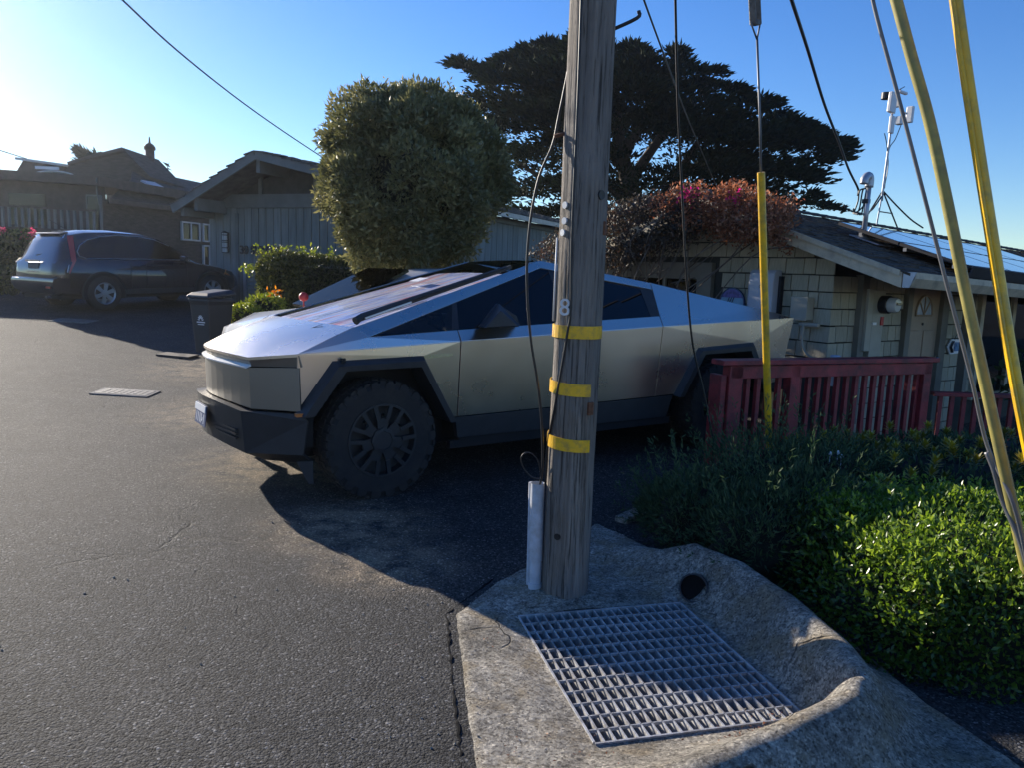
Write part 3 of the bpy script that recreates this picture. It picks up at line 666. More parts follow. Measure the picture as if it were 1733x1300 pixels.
    bot = ring(.03, .38, .36, .40, .97, .60); bot[0] = (.58, .975, .385); bot[-1] = (.58, -.975, .385)
    und = ring(-.12, .30, .285, .30, .90, .56)
    bp = MB().loft([inn, out, bot, und], False, False); bo = bp.build('bumper', 'black_plastic', o); md = bo.modifiers.new('s', 'SOLIDIFY'); md.thickness = .02
    for z in (.47, .50, .53):
        for s in (1, -1): MB().bar((.955, s*.22, z), (.905, s*.56, z-.01), .02, .012).build('grille_slat', 'dark_steel', bo)
    for s in (1, -1):
        MB().plate([(.60, s*.90, .33), (.50, s*.94, .33), (.50, s*.95, .17), (.53, s*.93, .17)], .02, (0, s, 0)).build('air_strake', 'black_plastic', o)
        MB().box(.56, .63, min(s*.955, s*1.0), max(s*.955, s*1.0), .655, .678).build('side_marker', 'amber', o)
    # licence plate
    pc = np.array([1.012, 0.0, .555]); lp = MB().obox(pc, (.006, 0, 0), (0, .305, 0), (-.02, 0, .155)).build('license_plate', 'plate_blue', o)
    MB().obox(pc+np.array([.003, 0, .05]), (.006, 0, 0), (0, .30, 0), (-.006, 0, .05)).build('plate_header', 'plate_white', lp)
    for k, (y, h) in enumerate(((-.11, .07), (-.06, .07), (-.01, .07), (.03, .07), (.06, .035), (.10, .07))):
        MB().obox(pc+np.array([.006, y, -.025]), (.003, 0, 0), (0, .014, 0), (-.01, 0, h)).build('plate_character', 'plate_white', lp)
    MB().obox(pc+np.array([.004, 0, -.075]), (.006, 0, 0), (0, .305, 0), (0, 0, .008)).build('plate_frame', 'bright_metal', lp)
    # windscreen and roof glass: one plane up to the peak
    b0 = [(.155, .85, 1.262), (.26, .58, 1.272), (.35, 0, 1.284), (.26, -.58, 1.272), (.155, -.85, 1.262)]
    t0 = [(-1.655, .585, 1.780), (-1.655, .30, 1.788), (-1.655, 0, 1.791), (-1.655, -.30, 1.788), (-1.655, -.585, 1.780)]
    rows = [[np.array(a)*(1-t)+np.array(b)*t for a, b in zip(b0, t0)] for t in np.linspace(0, 1, 7)]
    MB().loft(rows, False, False).build('windshield', 'glass_screen', o, True, fix=True)
    sh = [[np.array(a)*(1-t)+np.array(b)*t-np.array([0, 0, .03]) for a, b in zip(b0, t0)] for t in np.linspace(.02, .82, 8)]
    MB().loft([[p*np.array([1, .97, 1]) for p in r] for r in sh], False, False).build('sun_shade', 'sunshade', o, True, fix=True)
    MB().obox((-.80, .02, 1.597), (.10, 0, -.03), (0, .16, 0), (0, 0, .004)).build('windshield_sticker', 'plate_white', o)
    rows = [t0, [(-2.1, .635, 1.728), (-2.1, .3, 1.735), (-2.1, 0, 1.738), (-2.1, -.3, 1.735), (-2.1, -.635, 1.728)], [(-2.85, .735, 1.615), (-2.85, .35, 1.62), (-2.85, 0, 1.622), (-2.85, -.35, 1.62), (-2.85, -.735, 1.615)]]
    MB().loft(rows, False, False).build('roof_glass', 'glass_dark', o, False, fix=True)
    MB().plate([(-2.86, .735, 1.612), (-2.86, -.735, 1.612), (-4.68, -.93, 1.305), (-4.68, .93, 1.305)], .02, (0, 0, 1)).build('bed_cover', 'black_plastic', o)
    MB().plate([(-4.70, .95, 1.30), (-4.70, -.95, 1.30), (-4.64, -.95, .80), (-4.64, .95, .80)], .03, (-1, 0, 0)).build('tailgate', 'stainless', o)
    MB().box(-4.80, -4.45, -.93, .93, .52, .80).build('rear_bumper', 'black_plastic', o, bevel=.02)
    # wiper along the pillar
    def wp(t, y, lift): 
        a, b = np.array((.155, .85, 1.262)), np.array((-1.655, .585, 1.780)); p = a*(1-t)+b*t; return p+np.array([0, -y, lift])
    wi = MB().tube([wp(.0, -.02, .03), wp(.03, -.01, .045), wp(.30, .0, .045), wp(.80, .015, .04)], [.03, .025, .019, .012], 8).build('wiper_arm', 'black_plastic', o)
    MB().bar(wp(.02, .035, .022), wp(.84, .045, .024), .022, .03).build('wiper_blade', 'black_plastic', wi)
    MB().bar(wp(.04, -.025, .03), wp(.26, -.02, .03), .03, .012).build('wiper_link', 'light_bar', wi)
    # arches
    def arch(x0, outer, inner):
        for s in (1, -1):
            mb = MB(); A = []
            for (x, z) in outer: A.append((x, s*(ylow(x, z)+.001), z))
            B = [(x*1.0, s*1.032, z-.012) for x, z in [( (a[0]*.72+b[0]*.28), (a[1]*.72+b[1]*.28)) for a, b in zip(outer, inner)]]
            C = [(x, s*1.028, z) for x, z in inner]; D = [(x, s*.80, z) for x, z in inner]
            mb.loft([A, B, C, D], False, False); ob = mb.build('wheel_arch', 'black_plastic', o, fix=True); md = ob.modifiers.new('s', 'SOLIDIFY'); md.thickness = .008; md.offset = -1
    arch(0, [(.615, .672), (.363, 1.024), (-.328, 1.041), (-.612, .548)], [(.515, .655), (.285, .955), (-.295, .962), (-.548, .525)])
    arch(0, [(-2.998, .575), (-3.276, 1.019), (-4.085, 1.051), (-4.37, .585)], [(-3.085, .56), (-3.345, .955), (-4.02, .97), (-4.27, .56)])
    panel('rocker', [(-.625, .548), (-.655, .385), (-2.93, .368), (-2.998, .572)], 'black_plastic', th=.05, off=-.004)
    for s in (1, -1): MB().bar((-.60, s*.90, .33), (-3.0, s*.90, .33), .05, .06).build('side_skid', 'underbody', o)
    # hull behind the panels
    hb = MB(); hb.box(-4.6, .70, -.66, .66, .30, 1.02); hb.box(-2.95, -.68, -.93, .93, .36, 1.06); hb.box(.48, .56, -.90, .90, .42, 1.02)
    hb.box(-4.62, -4.42, -.93, .93, .5, 1.2); hb.box(-4.60, -2.90, -.88, .88, 1.06, 1.12); hb.box(-.68, .60, -.88, .88, 1.04, 1.06)
    hb.plate([(-2.90, .70, 1.58), (-2.90, -.70, 1.58), (-2.90, -.9, 1.0), (-2.90, .9, 1.0)], .03, (1, 0, 0)); hb.build('chassis', 'underbody', o)
    da = MB().plate([(.10, .84, 1.20), (.10, -.84, 1.20), (-.55, -.84, 1.13), (-.55, .84, 1.13)], .10, (0, 0, 1)); da.build('dashboard', 'seat_grey', o)
    for y in (.42, -.42):
        for x in (-1.35, -2.35):
            MB().plate([(x, y-.25, 1.0), (x, y+.25, 1.0), (x-.18, y+.24, 1.45), (x-.18, y-.24, 1.45)], .12, (1, 0, 0)).build('seat', 'seat_grey', o, bevel=.03)
    MB().tube([(-.75, .30, 1.24), (-.72, .30, 1.32), (-.72, .54, 1.32), (-.75, .54, 1.24), (-.78, .42, 1.20), (-.75, .30, 1.24)], .016, 8).build('steering_wheel', 'interior_black', o)
    # mirrors
    for s in (1, -1):
        mi = MB().plate([(-.80, s*1.00, 1.245), (-.98, s*.98, 1.43), (-1.16, s*.99, 1.33), (-1.19, s*.99, 1.26)], .04, (0, s, 0))
        mi.loft([[(-.80, s*1.0, 1.245), (-.99, s*.98, 1.43), (-1.19, s*.99, 1.26)], [(-.72, s*1.20, 1.25), (-.86, s*1.20, 1.385), (-1.02, s*1.22, 1.26)]], True, True)
        mo = mi.build('mirror', 'black_plastic', o, bevel=.01, fix=True); MB().box(-.95, -.85, min(s*.93, s*1.05), max(s*.93, s*1.05), 1.24, 1.27).build('mirror_arm', 'black_plastic', mo)
    for x in (0, -3.635):
        for s in (1, -1):
            wheel(o, np.array([x, s*.862, .438]), .438, s, .27)
            MB().lathe((x, s*.70, .438), (0, s, 0), [(0, 0), (.30, 0), (.30, .02)], 24).build('brake_disc', 'dark_steel', o)
    place_text('FOUNDATION', .036, .0008, 'emblem', 'etched', (-.455, ylow(-.455, 1.035)+.003, 1.035), (-1, 0, .04), (0, 0, 1), o, .0)
    MB().obox((.30, 1.0, 1.03), (.03, 0, 0), (0, .02, 0), (0, 0, .03)).build('camera', 'underbody', o)
truck()
# ------------------------------------------------------------------ shingled cottage on the right
HA = np.array([.819, .574, 0]); HN = np.array([-.574, .819, 0]); HC = np.array([3.546, 8.705, 0.])
UZ = np.array([0, 0, 1.])
def HP(t, n, z): return HC+HA*t+HN*n+UZ*z
mat('shingle_paint', (.43, .385, .28), .75, var=.14, scale=3, bmp=.5, bscale=60, stretch=(8, 8, .6), objrand=.13)
mat('wall_backing', (.05, .048, .04), .9)  # dark backing puts the contact shadow between shingles into colour
mat('trim_taupe', (.17, .155, .125), .7, var=.15, scale=4, bmp=.2, bscale=60)
mat('trim_cream', (.52, .44, .31), .6, var=.12, scale=3, dirt=(.30, .26, .2), dscale=5)
mat('door_tan', (.33, .245, .17), .5, var=.1)
mat('roof_shake', (.07, .052, .038), .9, var=.5, scale=7, bmp=.6, bscale=40, dirt=(.125, .10, .075), dscale=9, spec=.2)
mat('flashing', (.38, .40, .44), .4, .5, var=.15)
mat('navy_cloth', (.03, .06, .17), .8)
mat('box_beige', (.36, .335, .27), .55, var=.08)
mat('box_pale', (.42, .44, .50), .4, var=.06)
mat('sign_blue', (.05, .17, .36), .5)
mat('sign_sky', (.18, .36, .50), .5)
mat('sign_purple', (.10, .09, .30), .5, var=.6, scale=20)
mat('red_paint', (.28, .028, .033), .55, var=.35, scale=5, bmp=.25, bscale=50, dirt=(.09, .018, .022), dscale=6)
mat('red_tag', (.5, .03, .03), .5)
mat('antenna_white', (.60, .61, .63), .4, var=.06)
glass('window_glass', (.10, .11, .12), 1.2)
glass('fan_glass', (.5, .55, .6), 1.2)
glass('lens_glass', (.92, .94, .95), .8)
mat('fan_pane', (.42, .48, .56), .15, coat=1., var=.1)  # opaque pale blue-grey, the glass's light-blue reflection put into colour
def solar():
    m, t, b = nodes('solar_cell'); v = coords(t); br = N(t, 'ShaderNodeTexBrick'); br.offset = 0; br.inputs['Scale'].default_value = 1; br.inputs['Brick Width'].default_value = .158; br.inputs['Row Height'].default_value = .158; br.inputs['Mortar Size'].default_value = .003
    br.inputs['Color1'].default_value = (.012, .022, .075, 1); br.inputs['Color2'].default_value = (.016, .03, .09, 1); br.inputs['Mortar'].default_value = (.16, .18, .24, 1)
    L(t, v, br.inputs['Vector']); L(t, br.outputs[0], b.inputs['Base Color']); b.inputs['Roughness'].default_value = .12; b.inputs['Coat Weight'].default_value = 1.; b.inputs['Specular IOR Level'].default_value = .9
solar()
ZF = -.34  # floor
def rz(n, t=0.): return (1.812+.324*(n+1.04) if n < 1.65 else 1.812+.324*2.69-.30*(n-1.65))-.03*max(t, 0)
def shingle_mesh():
    mb = MB(); V = [(-.5, -.017, 0), (.5, -.017, 0), (.5, -.011, 1), (-.5, -.011, 1), (-.5, .002, 0), (.5, .002, 0), (.5, .002, 1), (-.5, .002, 1)]
    return mb.add(V, [(0, 1, 2, 3), (5, 4, 7, 6), (4, 5, 1, 0), (3, 2, 6, 7), (4, 0, 3, 7), (1, 5, 6, 2)]).mesh('shingle', 'shingle_paint')
SHM = shingle_mesh()
def cottage():
    o = thing('shingle_cottage', HP(3, 2, ZF), 'low beige shingled cottage with a dark shake roof and solar panels on the right', 'house')
    def wallplate(name, pts, out, th=.12, mt='wall_backing', parent=None): return MB().plate(pts, th, out).build(name, mt, parent or o)
    gz = lambda n: rz(n)-.14
    gw = wallplate('gable_wall', [HP(.02, .02, ZF), HP(.02, 4.2, ZF), HP(.02, 4.2, gz(4.2)), HP(.02, 1.65, gz(1.65)), HP(.02, .02, gz(.02))], -HA)
    ew = wallplate('porch_wall', [HP(.02, .02, ZF), HP(9, .02, ZF), HP(9, .02, 1.75), HP(.02, .02, 1.98)], -HN)
    rr = random.Random(3)
    def shingle(parent, p, xd, outd, w, h):
        s = bpy.data.objects.new('shingle', SHM); link(s, parent)
        M = Matrix.Identity(4); y = -outd
        for i in range(3): M[i][0], M[i][1], M[i][2] = xd[i]*w, y[i]*1.2, UZ[i]*h; M[i][3] = p[i]-ORG[parent.name][i]
        s.matrix_basis = M
    e = .19
    for r in range(16):          # gable face, n from the corner to the window and above it
        z = ZF+.02+r*e; n = -.03+rr.random()*.05; 
        if z < .5: continue
        while n < 2.9:
            w = rr.uniform(.13, .27); a, b = n, min(n+w, 3.0); mid = (a+b)/2
            if z+e*.6 < gz(mid)+.02 and not (mid > 1.62 and z < 1.86 and z > .9):
                shingle(gw, HP(0, mid, z-rr.random()*.006), -HN, -HA, b-a-.013, min(e-.016, gz(mid)+.08-z))
            n = b
    for (t0, t1) in ((-.02, .47), (.68, 1.50), (2.62, 3.42)):
        for r in range(11):
            z = ZF+.02+r*e; t = t0-rr.random()*.03 if t0 > 0 else t0
            while t < t1-.02:
                w = rr.uniform(.12, .24); b = min(t+w, t1)
                if b-t > .04: shingle(ew, HP((t+b)/2, 0, z-rr.random()*.006), HA, -HN, b-t-.013, min(e-.016, 1.95-z))
                t = b
    # window in the gable
    fr = MB()
    for (n0, n1, z0, z1) in ((1.70, 4.1, 1.66, 1.88), (1.70, 4.1, .62, .74), (1.70, 1.94, .74, 1.66)): fr.obox(HP(-.025, (n0+n1)/2, (z0+z1)/2), HA*.07, HN*(n1-n0), UZ*(z1-z0))
    f = fr.build('window_frame', 'trim_taupe', o); MB().obox(HP(.0, 3.0, 1.2), HA*.02, HN*2.15, UZ*.94).build('window_pane', 'window_glass', f); MB().obox(HP(-.015, 2.55, 1.2), HA*.05, HN*.05, UZ*.92).build('window_mullion', 'trim_taupe', f)
    # roof slopes: deck slab, then courses of shakes
    def slab(n0, n1, t0, t1, zt, name, mt, th=.1):
        pts = [HP(t0, n0, rz(n0, t0)+zt), HP(t1, n0, rz(n0, t1)+zt), HP(t1, n1, rz(n1-1e-6, t1)+zt), HP(t0, n1, rz(n1-1e-6, t0)+zt)]
        return MB().plate(pts, th, (0, 0, 1)).build(name, mt, o)
    rf = slab(-1.04, 1.65, -.42, 9.5, -.03, 'roof', 'roof_shake'); 
    pts = [HP(-.42, 1.65, rz(1.65)-.03), HP(9.5, 1.65, rz(1.65, 9.5)-.03), HP(9.5, 4.6, rz(4.6, 9.5)-.03), HP(-.42, 4.6, rz(4.6)-.03)]
    MB().plate(pts, .1, (0, 0, 1)).build('rear_roof', 'roof_shake', o)
    mb = MB(); k = 0
    for r in range(22):
        n0 = -1.08+r*.125; t = -.45
        while t < 9.3:
            w = rr.uniform(.09, .26); t1 = min(t+w, 9.4); a = n0-rr.uniform(0, .022); b = min(a+.22, 1.66); lift = .022+rr.uniform(-.004, .012)
            P = [HP(t+.004, a, rz(a, t)-.03), HP(t1-.004, a, rz(a, t1)-.03), HP(t1-.004, b, rz(b-1e-4, t1)-.026), HP(t+.004, b, rz(b-1e-4, t)-.026)]
            Q = [P[0]+UZ*lift, P[1]+UZ*(lift+rr.uniform(-.004, .004)), P[2]+UZ*.003, P[3]+UZ*.003]
            mb.add(P+Q, [(4, 5, 6, 7), (0, 1, 5, 4), (1, 2, 6, 5), (3, 0, 4, 7)]); t = t1
    stuff(mb.build('roof_shakes', 'roof_shake', rf))
    rc = MB(); t = -.45
    while t < 9.4:
        rc.plate([HP(t, 1.53, rz(1.53, t)+.012), HP(t+.3, 1.53, rz(1.53, t+.3)+.022), HP(t+.3, 1.66, rz(1.65, t+.3)+.035), HP(t, 1.66, rz(1.65, t)+.025)], .012, (0, 0, 1)); t += .22
    rc.build('ridge_cap', 'roof_shake', rf)
    # fascias: cream rake board, gutter along the eave
    rb = MB().plate([HP(-.45, -1.02, rz(-1.02)-.02), HP(-.45, 1.65, rz(1.65)-.02), HP(-.45, 1.65, rz(1.65)-.17), HP(-.45, -1.02, rz(-1.02)-.17)], .03, -HA).build('rake_board', 'trim_cream', o)
    MB().plate([HP(-.475, -1.0, rz(-1.02)-.0), HP(-.475, 1.65, rz(1.65)-.0), HP(-.475, 1.65, rz(1.65)-.055), HP(-.475, -1.0, rz(-1.02)-.055)], .02, -HA).build('rake_moulding', 'trim_cream', o)
    MB().plate([HP(-.45, 1.68, rz(1.65)-.02), HP(-.45, 4.6, rz(4.6)-.02), HP(-.45, 4.6, rz(4.6)-.17), HP(-.45, 1.68, rz(1.65)-.17)], .03, -HA).build('rear_rake_board', 'trim_cream', o)
    gu = MB(); prof = [(-1.03, .0), (-1.03, -.145), (-1.10, -.145), (-1.155, -.06), (-1.155, 0.), (-1.145, 0.), (-1.145, -.055), (-1.095, -.135), (-1.04, -.135), (-1.04, 0)]
    gu.loft([[HP(t, n, 1.80+dz-.03*max(t, 0)) for n, dz in prof] for t in (-.44, 9.5)], True, True); gu.build('gutter', 'trim_cream', o, fix=True)
    MB().plate([HP(-.445, -1.16, 1.80), HP(-.445, -1.03, 1.80), HP(-.445, -1.03, 1.65), HP(-.445, -1.10, 1.65)], .01, -HA).build('gutter_end', 'flashing', o)
    MB().plate([HP(-.4, -1.0, 1.70), HP(9.4, -1.0, 1.70-.28), HP(9.4, .0, 1.95-.28), HP(-.4, .0, 1.96)], .02, (0, 0, -1)).build('soffit', 'trim_taupe', o)
    # porch wall fittings
    MB().obox(HP(.53, -.035, .9), HA*.13, HN*.10, UZ*1.75).build('corner_post', 'trim_taupe', o)
    for (t, wd) in ((1.545, .11), (2.43, .16)): MB().obox(HP(t, -.03, .75), HA*wd, HN*.1, UZ*2.2).build('door_jamb', 'trim_taupe', o)
    MB().obox(HP(2.56, -.30, .70), HA*.10, HN*.10, UZ*2.1).build('porch_post', 'trim_taupe', o)
    d = MB().obox(HP(1.97, .0, .72), HA*.80, HN*.05, UZ*2.08).build('front_door', 'door_tan', o)
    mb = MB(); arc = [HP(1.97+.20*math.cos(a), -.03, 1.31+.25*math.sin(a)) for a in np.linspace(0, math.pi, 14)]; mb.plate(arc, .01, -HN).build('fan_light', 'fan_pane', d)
    mb = MB()
    for a in (R(50), R(90), R(130)): mb.bar(HP(1.97, -.036, 1.315), HP(1.97+.19*math.cos(a), -.036, 1.31+.23*math.sin(a)), .012, .012, -HN)
    mb.tube([p-HN*.006 for p in arc+[arc[0]]], .013, 6); mb.build('fan_bars', 'door_tan', d)
    for t in (1.79, 2.13):
        for (z0, z1) in ((.62, 1.12), (-.1, .5)): MB().obox(HP(t, -.03, (z0+z1)/2), HA*.24, HN*.02, UZ*(z1-z0)).build('door_panel', 'door_tan', d, bevel=.008)
    MB().lathe(HP(2.30, -.03, .76), -HN, [(.012, 0), (.012, .04), (.032, .045), (.034, .07), (0, .085)], 14).build('door_knob', 'bright_metal', d, True)
    MB().lathe(HP(1.97, -.028, 1.2), -HN, [(0, .01), (.018, .01), (.018, 0)], 10).build('door_viewer', 'dark_steel', d)
    wf = MB()
    for (t0, t1, z0, z1) in ((3.44, 3.54, .2, 1.7), (5.6, 5.7, .2, 1.7), (4.4, 4.5, .2, 1.7), (3.44, 5.7, .12, .2)): wf.obox(HP((t0+t1)/2, -.02, (z0+z1)/2), HA*(t1-t0), HN*.08, UZ*(z1-z0))
    f2 = wf.build('porch_window_frame', 'trim_cream', o); MB().obox(HP(4.57, .0, .95), HA*2.05, HN*.02, UZ*1.5).build('porch_window_pane', 'window_glass', f2)
    cur = MB(); pr = [HP(3.56+k*.05, .10+.03*math.sin(k*2.1), 0) for k in range(18)]; cur.loft([[p+UZ*1.65 for p in pr], [p+UZ*.22 for p in pr]], False, False); MB
    cur.build('curtain', 'navy_cloth', o)
    return o
COT = cottage()
def roofpt(px, py, lift=0.):
    n = np.cross(HP(1, -1, rz(-1, 0)-.03)-HP(0, -1, rz(-1)), HP(0, 1, rz(1))-HP(0, -1, rz(-1))); return at_plane(px, py, HP(0, 0, rz(0)+lift), n)
def rooftn(P): d = P-HC; return d @ HA, d @ HN
def cottage_fittings():
    # meter and its board
    b = HP(.60, -.10, .55); o = thing('electric_meter', b, 'round glass electricity meter on a beige panel beside the front door', 'meter')
    MB().obox(HP(.60, -.07, 1.26), HA*.11, HN*.10, UZ*.72).build('wire_chase', 'box_beige', o, bevel=.006)
    MB().obox(HP(.80, -.06, 1.22), HA*.24, HN*.09, UZ*.78).build('panel_door', 'box_beige', o, bevel=.006)
    mt = MB().lathe(HP(.86, -.105, 1.445), -HN, [(.105, 0), (.105, .09), (.095, .095), (.095, 0)], 24).build('meter_socket', 'dark_steel', o, True, auto=40)
    MB().lathe(HP(.86, -.12, 1.445), -HN, [(.085, .08), (.085, .15), (.075, .175), (0, .18)], 24).build('meter_face', 'plate_white', mt, True, auto=40)
    MB().lathe(HP(.86, -.12, 1.445), -HN, [(.092, .08), (.092, .16), (.080, .188), (0, .194)], 24).build('meter_glass', 'lens_glass', mt, True, auto=40)
    MB().obox(HP(.86, -.306, 1.46), HA*.09, HN*.01, UZ*.03).build('meter_display', 'dark_steel', mt)
    MB().obox(HP(.88, -.112, 1.25), HA*.055, HN*.012, UZ*.10).build('warning_tag', 'red_tag', o)
    MB().obox(HP(.72, -.112, 1.22), HA*.08, HN*.012, UZ*.03).build('white_label', 'plate_white', o)
    # conduit along the wall
    pts = [HP(-.10, .26, 1.22), HP(-.10, .26, 1.0), HP(-.09, .20, .86), HP(-.07, .08, .80), HP(-.05, -.06, .775), HP(.25, -.05, .76), HP(.62, -.05, .74), HP(.80, -.05, .72)]
    tag(MB().tube(spline(pts, 4), .016, 8).build('wall_conduit', 'box_beige', None, True), 'thin beige conduit running round the cottage corner to the meter panel', 'conduit')
    b = HP(-.06, .31, 1.24); o = thing('junction_box', b, 'small square beige junction box on the gable wall beside the corner', 'electrical box')
    MB().obox(HP(-.075, .31, 1.37), HA*.13, HN*.21, UZ*.26).build('body', 'box_beige', o, bevel=.008); MB().obox(HP(-.145, .31, 1.37), HA*.012, HN*.22, UZ*.27).build('cover', 'box_beige', o, bevel=.004); MB().obox(HP(-.08, .20, 1.19), HA*.06, HN*.26, UZ*.05).build('pipe_elbow', 'box_beige', o, bevel=.02)
    # inverter
    b = HP(-.04, .84, 1.1); o = thing('solar_inverter', b, 'pale bluish inverter cabinet on the gable wall behind the straight yellow guard', 'inverter')
    mb = MB(); w = .36; rows = []
    for z, dd in ((1.22, .17), (1.30, .19), (1.66, .19), (1.76, .17), (1.80, .12)):
        rows.append([HP(-.02, .84-w/2, z), HP(-.02-dd*.8, .84-w/2, z), HP(-.02-dd, .84-w/2+.05, z), HP(-.02-dd, .84+w/2-.05, z), HP(-.02-dd*.8, .84+w/2, z), HP(-.02, .84+w/2, z)])
    mb.loft(rows); mb.build('cabinet', 'box_pale', o, bevel=.01, fix=True)
    MB().obox(HP(-.02, .84-w/2-.02, 1.48), HA*.12, HN*.03, UZ*.5).build('heat_sink', 'dark_steel', o)
    place_text('CITY', .052, .001, 'lettering', 'dark_steel', HP(-.213, .775, 1.60), -HN, UZ, o)
    MB().obox(HP(-.05, .84, 1.12), HA*.10, HN*.30, UZ*.18).build('wiring_box', 'dark_steel', o, bevel=.01)
    # round plaque
    c = at_plane(1240, 513, HP(-.03, 0, 0), HA); o = thing('round_plaque', c, 'round blue and purple painted house sign on the gable above the truck bed', 'sign')
    MB().lathe(c, -HA, [(0, .02), (.185, .02), (.185, 0)], 40).build('disc', 'sign_sky', o); MB().lathe(c, -HA, [(.185, .0), (.198, .0), (.198, .028), (.183, .03), (.183, .018)], 40).build('rim', 'plate_blue', o)
    seg = [c-HA*.022+HN*(-.18*math.cos(a))+UZ*(.18*math.sin(a)) for a in np.linspace(R(24), R(156), 20)]; MB().plate(seg, .002, -HA).build('painted_band', 'sign_purple', o)
    for k in (-1, 0, 1): MB().obox(c-HA*.023+HN*(-k*.035+.02)+UZ*.04, HA*.003, HN*.012, UZ*.07+HN*(-.03)).build('painted_stroke', 'dark_steel', o)
    # arrow sign
    c = HP(2.95, -.05, .895); o = thing('arrow_sign', c, 'small white arrow shaped sign with a blue panel hanging by the front door', 'sign')
    w, h = .23, .10; MB().plate([c-HA*(w+.09), c-HA*w+UZ*h, c+HA*w+UZ*h*.9, c+HA*w-UZ*h*.9, c-HA*w-UZ*h], .02, -HN).build('board', 'plate_white', o)
    MB().plate([c-HA*.14+UZ*.06-HN*.012, c+HA*.20+UZ*.055-HN*.012, c+HA*.20-UZ*.06-HN*.012, c-HA*.15-UZ*.06-HN*.012], .004, -HN).build('blue_panel', 'sign_blue', o)
    for k in (0, 1):
        q = c-HA*(.265-k*.035)-HN*.012; MB().tube([q+HA*.05+UZ*.075, q, q+HA*.05-UZ*.075], .009, 6).build('chevron', 'dark_steel', o)
    for k in range(7): q = c-HA*(.10-k*.042)-HN*.016; MB().obox(q, HA*.012, HN*.002, UZ*(.05 if k % 2 else .07)).build('letter_stroke', 'sign_sky', o)
    MB().tube([c-HA*.16+UZ*h, c+UZ*.26, c+HA*.18+UZ*h*.9], .005, 6).build('hanger', 'dark_steel', o)
    # solar panels
    k = 0
    pn = np.cross(HP(1, -1, rz(-1, 0)-.03)-HP(0, -1, rz(-1)), HP(0, 1, rz(1))-HP(0, -1, rz(-1))); pn /= np.linalg.norm(pn)
    ax = HP(1, 0, rz(0)-.03)-HP(0, 0, rz(0)); ax /= np.linalg.norm(ax); ay = np.cross(pn, ax)
    A = roofpt(1640, 452, .10); t0, n0 = rooftn(A); B = roofpt(1470, 379, .10); t1, n1 = rooftn(B)
    row = 0
    for j in range(2):
        for i in range(4):
            c = A+ax*(.5+i*1.02)+ay*(.42+j*.84)+ax*(-.0)
            if (c-A) @ ay > 2.2: continue
            fr = MB().obox(c, ax*1.0, ay*.82, pn*.035).build('solar_panel', 'dark_steel', COT); MB().obox(c+pn*.019, ax*.96, ay*.78, pn*.006).build('solar_cells', 'solar_cell', fr)
    MB()
    sk = MB().obox(A+ax*2.0-ay*.06-pn*.03, ax*4.1, ay*.02, pn*.12).build('array_skirt', 'dark_steel', COT)
    for i in range(3): MB().bar(A+ax*.1+ay*(.2+i*.6)-pn*.05, A+ax*4.0+ay*(.2+i*.6)-pn*.05, .04, .04).build('panel_rail', 'flashing', COT)
    # service mast
    b = roofpt(1461, 404); o = thing('service_mast', b, 'grey service mast with a curved weatherhead and drooping cables on the roof', 'service mast')
    def V(px, py): return at_plane(px, py, b, np.array([b[0], b[1], 0]))
    tp = V(1471, 312); MB().lathe(b-UZ*.05, UZ, [(.085, 0), (.075, .06), (.035, .10), (.03, .1)], 16).build('boot', 'flashing', o, True)
    MB().obox(b+ax*.02-ay*.10+pn*.01, ax*.36, ay*.40, pn*.012).build('flashing_sheet', 'flashing', o)
    MB().tube([b, tp], .030, 12).build('pipe', 'flashing', o, True); 
    MB().tube(spline([tp-UZ*.03, tp+UZ*.07, tp+UZ*.10-HA*.04, tp+UZ*.06-HA*.10, tp-HA*.11], 5), [.05]*21, 10).build('weatherhead', 'flashing', o, True)
    for dx, bot in ((0, 340), (6, 350), (-5, 330)):
        MB().tube(spline([V(1466, 318), V(1460+dx, 322), V(1455+dx*.6, bot+10), V(1450+dx, 360), V(1446, 358), V(1444, 352)], 6), .010, 6).build('lead_cable', 'black_cable', o, True)
    MB().tube(spline([V(1468, 340), V(1450, 358), V(1432, 352), V(1428, 345)], 6), .009, 6).build('lead_cable', 'black_cable', o, True)
    MB().obox(V(1466, 340), HA*.07, HN*.07, UZ*.05).build('clamp', 'dark_steel', o)
    wp = [at_dist(*p) for p in ((1318, -70, 5.), (1340, 0, 5.6), (1366, 80, 6.6), (1395, 175, 7.9), (1420, 240, 9.), (1436, 285, 9.9), (1452, 318, 10.4))]+[V(1452, 330)]
    tag(MB().tube(spline(wp, 6), .013, 7).build('overhead_wire', 'black_cable', None, True), 'thick twisted black service wire running down the sky to the roof mast', 'wire', 'overhead wires')
    # antenna tripod
    rp = lambda px, py: at_plane(px, py, HP(0, 1.55, 0), HN)
    f1, f2 = rp(1484, 376), rp(1519, 381); apx = rp(1494, 322); tp = rp(1512, 168); f3 = (f1+f2)/2+HN*.5-UZ*.1
    o = thing('roof_antenna', (f1+f2)/2, 'tall thin antenna mast with white radio boxes on a tripod above the roof', 'antenna')
    for f in (f1, f2, f3): MB().tube([f-UZ*.03, apx], .012, 6).build('tripod_leg', 'flashing' if f is f1 else 'dark_steel', o)
    MB().bar(f1*.65+apx*.35, f2*.65+apx*.35, .015, .015).build('tripod_brace', 'dark_steel', o)
    MB().tube([apx-UZ*.15, apx, rp(1505, 240), tp], .018, 8).build('mast', 'flashing', o, True)
    s = tp-apx; s /= np.linalg.norm(s); sx = np.cross(s, HN); 
    def box(px, py, w, h, d, nm, tl=0.): c = rp(px, py); return MB().obox(c-HN*.1, sx*w+s*tl, HN*d, s*h-sx*tl).build(nm, 'antenna_white', o, bevel=.012)
